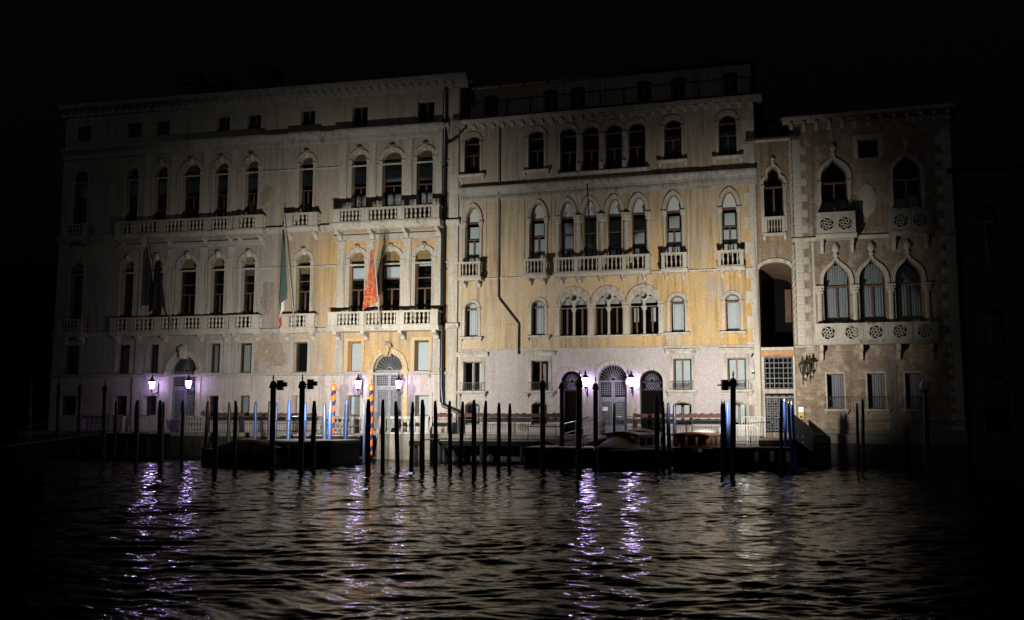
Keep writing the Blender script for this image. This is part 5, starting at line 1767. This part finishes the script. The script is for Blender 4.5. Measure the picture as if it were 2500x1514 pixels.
# sloping gangways
def gangway(mw, a, b, w, label, rail=False):
    pa_, pb_ = Vector((a[0], -a[1], a[2])), Vector((b[0], -b[1], b[2]))
    d = (pb_ - pa_)
    s = Vector((-d.y, d.x, 0)).normalized() * w / 2
    up = Vector((0, 0, .07))
    vs = [pa_ - s, pb_ - s, pb_ + s, pa_ + s]
    m = MB().add([tuple(v) for v in vs] + [tuple(v - up) for v in vs], [(0, 1, 2, 3), (4, 5, 6, 7), (0, 1, 5, 4), (1, 2, 6, 5), (2, 3, 7, 6), (3, 0, 4, 7)])
    t = thing('gangway', label, 'gangway', mat=mw)
    m.build('walkway', M['deck'], t)
    tr_ = MB()
    for k in range(12):
        c = pa_ + d * (k + .5) / 12
        n = d.normalized() * .025
        q = [c - s * .95 - n, c - s * .95 + n, c + s * .95 + n, c + s * .95 - n]
        tr_.add([tuple(v + Vector((0, 0, .003))) for v in q] + [tuple(v + Vector((0, 0, .03))) for v in q], [(4, 5, 6, 7), (0, 1, 5, 4), (1, 2, 6, 5), (2, 3, 7, 6), (3, 0, 4, 7)])
    stuff(tr_.build('cleats', M['steel'], t))
    return t
gangway(BW, (9.2, 2.5, 1.44), (8.0, 5.6, .96), 1.2, 'metal ramp from the central gate down to the pontoon')
gangway(AW, (-20.6, 4.0, 1.41), (-26.0, 6.0, .6), 1.3, 'dim ramp sloping down at the far left of the quay')

# crowd barriers
def barrier(mw, u, off, z, rz, label, w=1.5, n=9):
    t = thing('crowd_barrier', label, 'barrier', 'galvanised barriers on the black pontoon', mat=mw @ Matrix.Translation((u, -off, z)) @ Matrix.Rotation(rz, 4, 'Z'))
    MB().tube([(0, 0, 0), (0, 0, .92), (.08, 0, 1.03), (w - .08, 0, 1.03), (w, 0, .92), (w, 0, 0)], .02, 6).tube([(0, 0, .15), (w, 0, .15)], .015, 6).build('frame', M['galvanised'], t)
    for k in range(1, n + 1):
        MB().tube([(w * k / (n + 1), 0, .15), (w * k / (n + 1), 0, 1.02)], .011, 5).build('bar', M['galvanised'], t)
barrier(BW, 15.6, 4.4, 1.0, .5, 'galvanised barrier at the back of the black pontoon')
barrier(BW, 16.2, 6.6, 1.0, .55, 'nearer galvanised barrier on the black pontoon')
barrier(BW, 16.6, 2.4, QZ, .3, 'galvanised barrier on the quay corner beside the street gate', w=1.2, n=8)
# screen beside the gate
sc_ = MB()
sc_.plate([(0, 0), (0, 1.75), (.95, .95), (.95, -.3)], [[(.2 + i * .25, .25 + k * .28), (.2 + i * .25, .3 + k * .28), (.24 + i * .25, .3 + k * .28), (.24 + i * .25, .25 + k * .28)] for i in range(3) for k in range(2)], 0, .04)
o = sc_.build('side_screen', M['hull_wet'])
o.matrix_world = BW @ Matrix.Translation((19.15, -2.6, .9))
tag(o, 'dark slanting screen right of the three blue stakes', 'screen')
# pale fenders under the jetty step
for k, u in enumerate((17.45, 18.15, 18.85)):
    m = MB().lathe([(.03, -.3), (.11, -.22), (.12, .15), (.05, .26)], n=8)
    o = m.build('fender', M['white_paint'])
    o.matrix_world = BW @ Matrix.Translation((u, -7.72, .62))
    tag(o, ('left', 'middle', 'right')[k] + ' pale fender hanging on the lower jetty step by the street gate', 'fender', 'pale fenders on the jetty step')

# ================================================================== boats
def hull_parts(t, L, bw, hs, hb, mat, deck_mat, bow_len=.35):
    """lofted hull with flat stern; local +x is the bow"""
    st = []
    n = 12
    for i in range(n + 1):
        s = i / n
        x = -L / 2 + L * s
        k = 1.0 if s < 1 - bow_len else max(.02, cos((s - (1 - bow_len)) / bow_len * pi / 2) ** .7)
        half = bw / 2 * k * (.9 + .1 * sin(pi * min(1, s * 1.4)))
        sheer = hs + (hb - hs) * s ** 2
        st.append((x, half, sheer))
    vs, fs = [], []
    for x, hf, z in st:
        vs += [(x, -hf, z), (x, -hf * .86, .1), (x, 0, -.3), (x, hf * .86, .1), (x, hf, z)]
    for i in range(n):
        for j in range(4):
            fs.append((i * 5 + j, (i + 1) * 5 + j, (i + 1) * 5 + j + 1, i * 5 + j + 1))
    fs.append((0, 1, 2, 3, 4))
    MB().add(vs, fs).build('hull', mat, t)
    vs = []
    for x, hf, z in st:
        vs += [(x, -hf * .98, z - .03), (x, hf * .98, z - .03)]
    MB().add(vs, [(2 * i, 2 * i + 2, 2 * i + 3, 2 * i + 1) for i in range(n)]).build('deck', deck_mat, t)
    r = MB()
    for sg in (-1, 1):
        r.tube([(x, sg * hf, z) for x, hf, z in st], .03, 6)
    r.build('rub_rail', M['white_paint'] if mat is M['white_paint'] else M['wood_red'], t)
    return st

def taxi(loc, rz, label, cabin_mat, covered, L=8.2):
    t = thing('water_taxi', label, 'taxi boat', 'water taxis moored at the quay', loc=loc, rz=rz)
    hull_parts(t, L, 2.2, .78, 1.0, M['hull'], M['wood_red'])
    # cabin, from -2.6 to 1.2
    c = MB()
    xa, xb = (-2.4, 1.3)
    y0, z0, z1 = .86, .72, 1.56
    for sg in (-1, 1):
        ya, yb = sorted((sg * y0, sg * (y0 - .05)))
        c.box(xa, xb, ya, yb, z0, z0 + .3)
        c.box(xa, xb, ya, yb, z1 - .1, z1)
        for k in range(5):
            x = xa + (xb - xa) * k / 4
            c.box(x - .05 if k else x, x + .05 if k < 4 else x, ya + .001, yb - .001, z0 + .3, z1 - .1)
    for x in (xa, xb):
        c.box(x - .025, x + .025, -y0 + .05, y0 - .05, z0, z0 + .32)
        c.box(x - .025, x + .025, -y0 + .05, y0 - .05, z1 - .1, z1)
        for k in range(4):
            y = -y0 + .08 + (2 * y0 - .16) * k / 3
            c.box(x - .024, x + .024, y - .05, y + .05, z0 + .32, z1 - .1)
    cb_ = c.build('cabin', cabin_mat, t)
    for sg in (-1, 1):
        for k in range(4):
            x0_, x1_ = xa + (xb - xa) * k / 4 + .05, xa + (xb - xa) * (k + 1) / 4 - .05
            MB().box(x0_, x1_, sg * (y0 - .03) - .005, sg * (y0 - .03) + .005, z0 + .3, z1 - .1).build('window', M['glass'], cb_)
    for k in range(3):
        ya = -y0 + .13 + (2 * y0 - .16) * k / 3
        MB().box(xb - .01, xb + .01, ya, ya + .44, z0 + .32, z1 - .1).build('window', M['glass'], cb_)
    r = MB()
    nseg = 8
    vs, fs = [], []
    for x in (xa - .25, xb + .35):
        for j in range(nseg + 1):
            yy = -1 + 2 * j / nseg
            vs.append((x, yy * (y0 + .08), z1 + .13 * (1 - yy * yy)))
    for j in range(nseg):
        fs.append((j, j + 1, nseg + 2 + j, nseg + 1 + j))
    for x in (xa - .25, xb + .35):
        for j in range(nseg + 1):
            yy = -1 + 2 * j / nseg
            vs.append((x, yy * (y0 + .08), z1 + .13 * (1 - yy * yy) - .045))
    b0 = 2 * (nseg + 1)
    for j in range(nseg):
        fs.append((b0 + j, b0 + j + 1, b0 + nseg + 2 + j, b0 + nseg + 1 + j))
        fs.append((j, j + 1, b0 + j + 1, b0 + j)); fs.append((nseg + 1 + j, nseg + 2 + j, b0 + nseg + 2 + j, b0 + nseg + 1 + j))
    for e in (0, nseg):
        fs.append((e, nseg + 1 + e, b0 + nseg + 1 + e, b0 + e))
    r.add(vs, fs).build('roof', M['tarp'] if covered else cabin_mat, t, smooth=False)
    MB().ball((-.9, 0, z1 + .08), 1.25, .6, .2, 12, 6).build('roof_hatch', M['tarp'] if covered else M['white_paint'], t, smooth=True)
    if covered:
        MB().box(.75, 1.5, -.5, .45, z1 + .12, z1 + .15, .03).build('highlight_panel', M['white_paint'], t)  # white panel added as a bright highlight by the windscreen
    # windscreen and foredeck
    w = MB()
    w.add([(xb + .1, -y0, z0 + .28), (xb + .1, y0, z0 + .28), (xb - .0, y0 - .1, z1 - .12), (xb - .0, -y0 + .1, z1 - .12)], [(0, 1, 2, 3)])
    if covered:
        # tarpaulin humped over the open cockpit
        vs, fs = [], []
        nx, ny = 10, 8
        rr = random.Random(5)
        for i in range(nx + 1):
            s = i / nx
            x = 1.25 + 2.5 * s
            hw = 1.02 * (1 - .55 * s ** 2.2)
            top = .62 * (1 - s ** 1.6) + .06
            for j in range(ny + 1):
                a = -1 + 2 * j / ny
                vs.append((x, a * hw, .84 + top * (1 - abs(a) ** 2.4) + rr.uniform(-.02, .02)))
        for i in range(nx):
            for j in range(ny):
                q = i * (ny + 1) + j
                fs.append((q, q + 1, q + ny + 2, q + ny + 1))
        MB().add(vs, fs).build('tarpaulin', M['tarp'], t, smooth=True)
    else:
        MB().box(xb + .05, 2.9, -.8, .8, .76, .92, .05).build('foredeck', M['wood_red'], t)
    MB().tube([(xb - .1, -y0, z1 - .02), (xb + .3, -y0, z1 + .04), (xb + .3, y0, z1 + .04), (xb - .1, y0, z1 - .02)], .016, 5).build('grab_rail', M['steel'], t)
    MB().lathe([(.05, .95), (.03, 1.15), (.045, 1.2)], 3.3, 0, 8).build('bow_cleat', M['steel'], t)
    return t
hd = math.atan2(-.87, -.5)
taxi((6.05, 47.3, 0), hd, 'covered taxi boat with dark green tarpaulin over its bow', M['white_paint'], True)
taxi((9.35, 47.4, 0), hd + .05, 'varnished mahogany taxi boat with lit cabin windows', M['wood_red'], False, 6.6)

def small_boat(loc, rz, L, mat, label, cover, cat='motorboat'):
    t = thing('motorboat', label, cat, loc=loc, rz=rz)
    hull_parts(t, L, 1.8, .62, .85, mat, M['deck'])
    if cover:
        vs, fs = [], []
        nx, ny = 14, 8
        rr = random.Random(8)
        for i in range(nx + 1):
            s = i / nx
            x = -L / 2 + .3 + (L - .8) * s
            hw = .86 * sin(pi * (.12 + .8 * s)) ** .5
            top = .62 * sin(pi * min(1, .1 + .9 * s)) ** .8
            for j in range(ny + 1):
                a = -1 + 2 * j / ny
                vs.append((x, a * hw, .64 + top * (1 - abs(a) ** 2.2) + rr.uniform(-.015, .015)))
        for i in range(nx):
            for j in range(ny):
                q = i * (ny + 1) + j
                fs.append((q, q + 1, q + ny + 2, q + ny + 1))
        MB().add(vs, fs).build('tarpaulin', M['tarp'], t, smooth=True)
    else:
        MB().add([(.2, -.7, .75), (.2, .7, .75), (-.15, .6, 1.2), (-.15, -.6, 1.2)], [(0, 1, 2, 3)]).build('windscreen', M['glass'], t)
        MB().box(-1.4, -.9, -.7, .7, .6, .85, .04).build('seat', M['white_paint'], t)
    MB().box(-L / 2 - .25, -L / 2, -.16, .16, .2, .95, .04).build('outboard_motor', M['iron'], t)
    return t
small_boat((-13.1, 46.4, 0), 2.75, 5.0, M['hull'], 'black hulled motorboat under a dark cover, left of the floodlight posts', True)
small_boat(tuple(A(-9.6, 7.2, 0)), -.25, 4.6, M['white_paint'], 'pale open motorboat tied up behind the floodlight posts', False)

# ================================================================== flags
def cloth(t, name, mat, tl, tr_, bl_, br, folds=3, amp=.09, nx=14, nz=18, sag=0.0):
    """cloth spanned between four corners (u, off, z), with folds that deepen downwards"""
    vs, fs = [], []
    P = [Vector((p[0], -p[1], p[2])) for p in (tl, tr_, bl_, br)]
    for j in range(nz + 1):
        v = j / nz
        l = P[0].lerp(P[2], v); r = P[1].lerp(P[3], v)
        for i in range(nx + 1):
            s = i / nx
            p = l.lerp(r, s)
            p = p + Vector((.02 * sin(v * 5 + s * 3), amp * sin(s * folds * 2 * pi + v * 1.3) * (.3 + .7 * v), -sag * sin(pi * s) * v))
            vs.append(tuple(p))
    for j in range(nz):
        for i in range(nx):
            q = j * (nx + 1) + i
            fs.append((q, q + 1, q + nx + 2, q + nx + 1))
    return MB().add(vs, fs).build(name, mat, t, smooth=True)
GF = 'flags on slanting poles over the balconies'
t = thing('flagpole', 'slanting pole with the red and gold Venetian flag above the right gate', 'flag', GF, mat=AW)
MB().tube([(-4.50, -1.27, 7.75), (-4.42, -2.9, 12.55)], [.045, .032], 8).build('pole', M['pole_grey'], t)
MB().ball((-4.42, -2.92, 12.6), .06, .06, .06).build('pole_knob', M['brass'], t)
cloth(t, 'flag', M['flag_gold'], (-4.62, 2.78, 12.15), (-4.46, 2.82, 12.25), (-5.34, 1.95, 8.72), (-4.5, 1.85, 9.25), 2, .1)
cloth(t, 'flag_border', M['flag_gold'], (-4.66, 2.8, 12.1), (-4.62, 2.8, 12.15), (-5.38, 1.97, 8.66), (-5.34, 1.95, 8.72), 1, .1, 2)
t = thing('flagpole', 'slanting pole with the green, white and red flag left of the lit bay', 'flag', GF, mat=AW)
MB().tube([(-10.33, -.7, 7.8), (-10.36, -2.5, 13.9)], [.05, .032], 8).build('pole', M['pole_grey'], t)
cloth(t, 'green_stripe', M['flag_green'], (-10.62, 2.2, 12.9), (-10.5, 2.2, 13.0), (-11.0, 1.6, 8.9), (-10.55, 1.55, 9.6), 2, .08)
cloth(t, 'white_stripe', M['flag_white'], (-10.8, 1.7, 9.3), (-10.62, 1.65, 9.5), (-10.95, 1.6, 8.4), (-10.75, 1.5, 8.9), 1, .06, 8)
cloth(t, 'red_stripe', M['flag_red'], (-11.0, 1.5, 8.8), (-10.93, 1.5, 8.9), (-11.1, 1.2, 7.95), (-10.98, 1.2, 7.95), 1, .03, 4, 8)
t = thing('flagpole', 'slanting pole with the dark blue flag on the dim left balcony', 'flag', GF, mat=AW)
MB().tube([(-18.95, -.6, 8.0), (-19.1, -2.1, 12.9)], [.045, .03], 8).build('pole', M['pole_grey'], t)
cloth(t, 'flag', M['flag_blue'], (-19.5, 1.9, 12.1), (-19.15, 1.95, 12.3), (-20.3, 1.3, 9.0), (-19.1, 1.3, 9.3), 2, .1)

# ================================================================== small fittings
t = thing('security_camera', 'white dome security camera with loop of cable beside the brick archway', 'camera', mat=BW @ Matrix.Translation((17.15, 0, 4.98)))
MB().lathe([(.02, .1), (.07, .06), (.09, -.02), (.09, -.08)], 0, -.14, 10).build('housing', M['white_paint'], t)
MB().ball((0, -.14, -.1), .08, .08, .09, 10, 6).build('dome', M['iron'], t, smooth=True)
MB().tube([(0, -.03, .6), (.06, -.03, .2), (.1, -.03, -.3), (.0, -.03, -.5), (-.2, -.03, -.48)], .012, 5).build('cable', M['iron'], t)
MB().tube([(-.05, -.02, .78), (.0, -.25, .88)], .05, 8).build('lamp_head', M['iron'], t)
MB().box(-.02, .06, -.13, 0, .02, .1).build('mount', M['white_paint'], t)
t = thing('notice', 'small white notice with red mark on the central gate', 'sign', mat=BW @ Matrix.Translation((8.86, .27, 2.9)))
MB().box(-.15, .15, -.012, 0, -.1, .1).build('plate', M['sign_white'], t)
MB().box(-.125, -.05, -.016, -.0125, -.01, .07).build('red_mark', M['sign_red'], t)
for z in (.05, .02, -.01):
    MB().box(-.02, .12, -.015, -.0125, z - .005, z + .005).build('text_line', M['dimblind'], t)
t = thing('intercom', 'lit pink intercom panel on the brick beside the street gate', 'intercom', mat=BW @ Matrix.Translation((19.6, 0, 2.86)))
MB().box(-.14, .14, -.05, 0, -.15, .16).build('casing', M['gate'], t)
MB().box(-.12, .12, -.056, -.051, -.13, .12).build('lit_panel', M['keypad'], t)
for x in (-.06, 0, .06):
    MB().box(x - .006, x + .006, -.06, -.057, -.12, .11).build('divider', M['sign_red'], t)
t = thing('letter_box', 'yellow box with a dark slot under the lit intercom', 'letter box', mat=BW @ Matrix.Translation((19.6, 0, 2.5)))
MB().box(-.14, .14, -.09, 0, -.15, .19).build('box', M['yellow'], t)
MB().box(-.07, .07, -.095, -.091, -.09, .02).build('slot', M['iron'], t)

def shrub(mw, label, seed, w, h):
    t = thing('potted_shrub', label, 'plant', 'plants on the brick palace balconies', mat=mw)
    MB().lathe([(.1, 0), (.14, .25), (.15, .28)], n=10).build('pot', M['rust'], t)
    rr = random.Random(seed)
    vs, fs = [], []
    for k in range(420):
        a, b_ = rr.uniform(0, 2 * pi), rr.uniform(-1, 1)
        r = rr.random() ** .5
        lump = 1 + .3 * sin(3 * a + seed)
        c = Vector((w * r * cos(a) * sqrt(1 - b_ * b_) * lump, .6 * w * r * sin(a) * sqrt(1 - b_ * b_), .3 + h / 2 + h / 2 * b_ * r))
        u = Vector((rr.uniform(-1, 1), rr.uniform(-1, 1), rr.uniform(-1, 1))).normalized() * .05
        v = u.cross(Vector((rr.uniform(-1, 1), rr.uniform(-1, 1), rr.uniform(-1, 1)))).normalized() * .03
        o = len(vs)
        vs += [tuple(c - u), tuple(c + v), tuple(c + u), tuple(c - v)]
        fs.append((o, o + 1, o + 2, o + 3))
    stuff(MB().add(vs, fs).build('leaves', M['soil'], t))
shrub(BW @ Matrix.Translation((22.35, -.45, 12.26)), 'bushy plant at the right end of the pierced upper balcony', 2, .42, 1.5)
shrub(BW @ Matrix.Translation((20.95, -.45, 12.26)), 'smaller plant at the left end of the pierced upper balcony', 4, .26, 1.1)
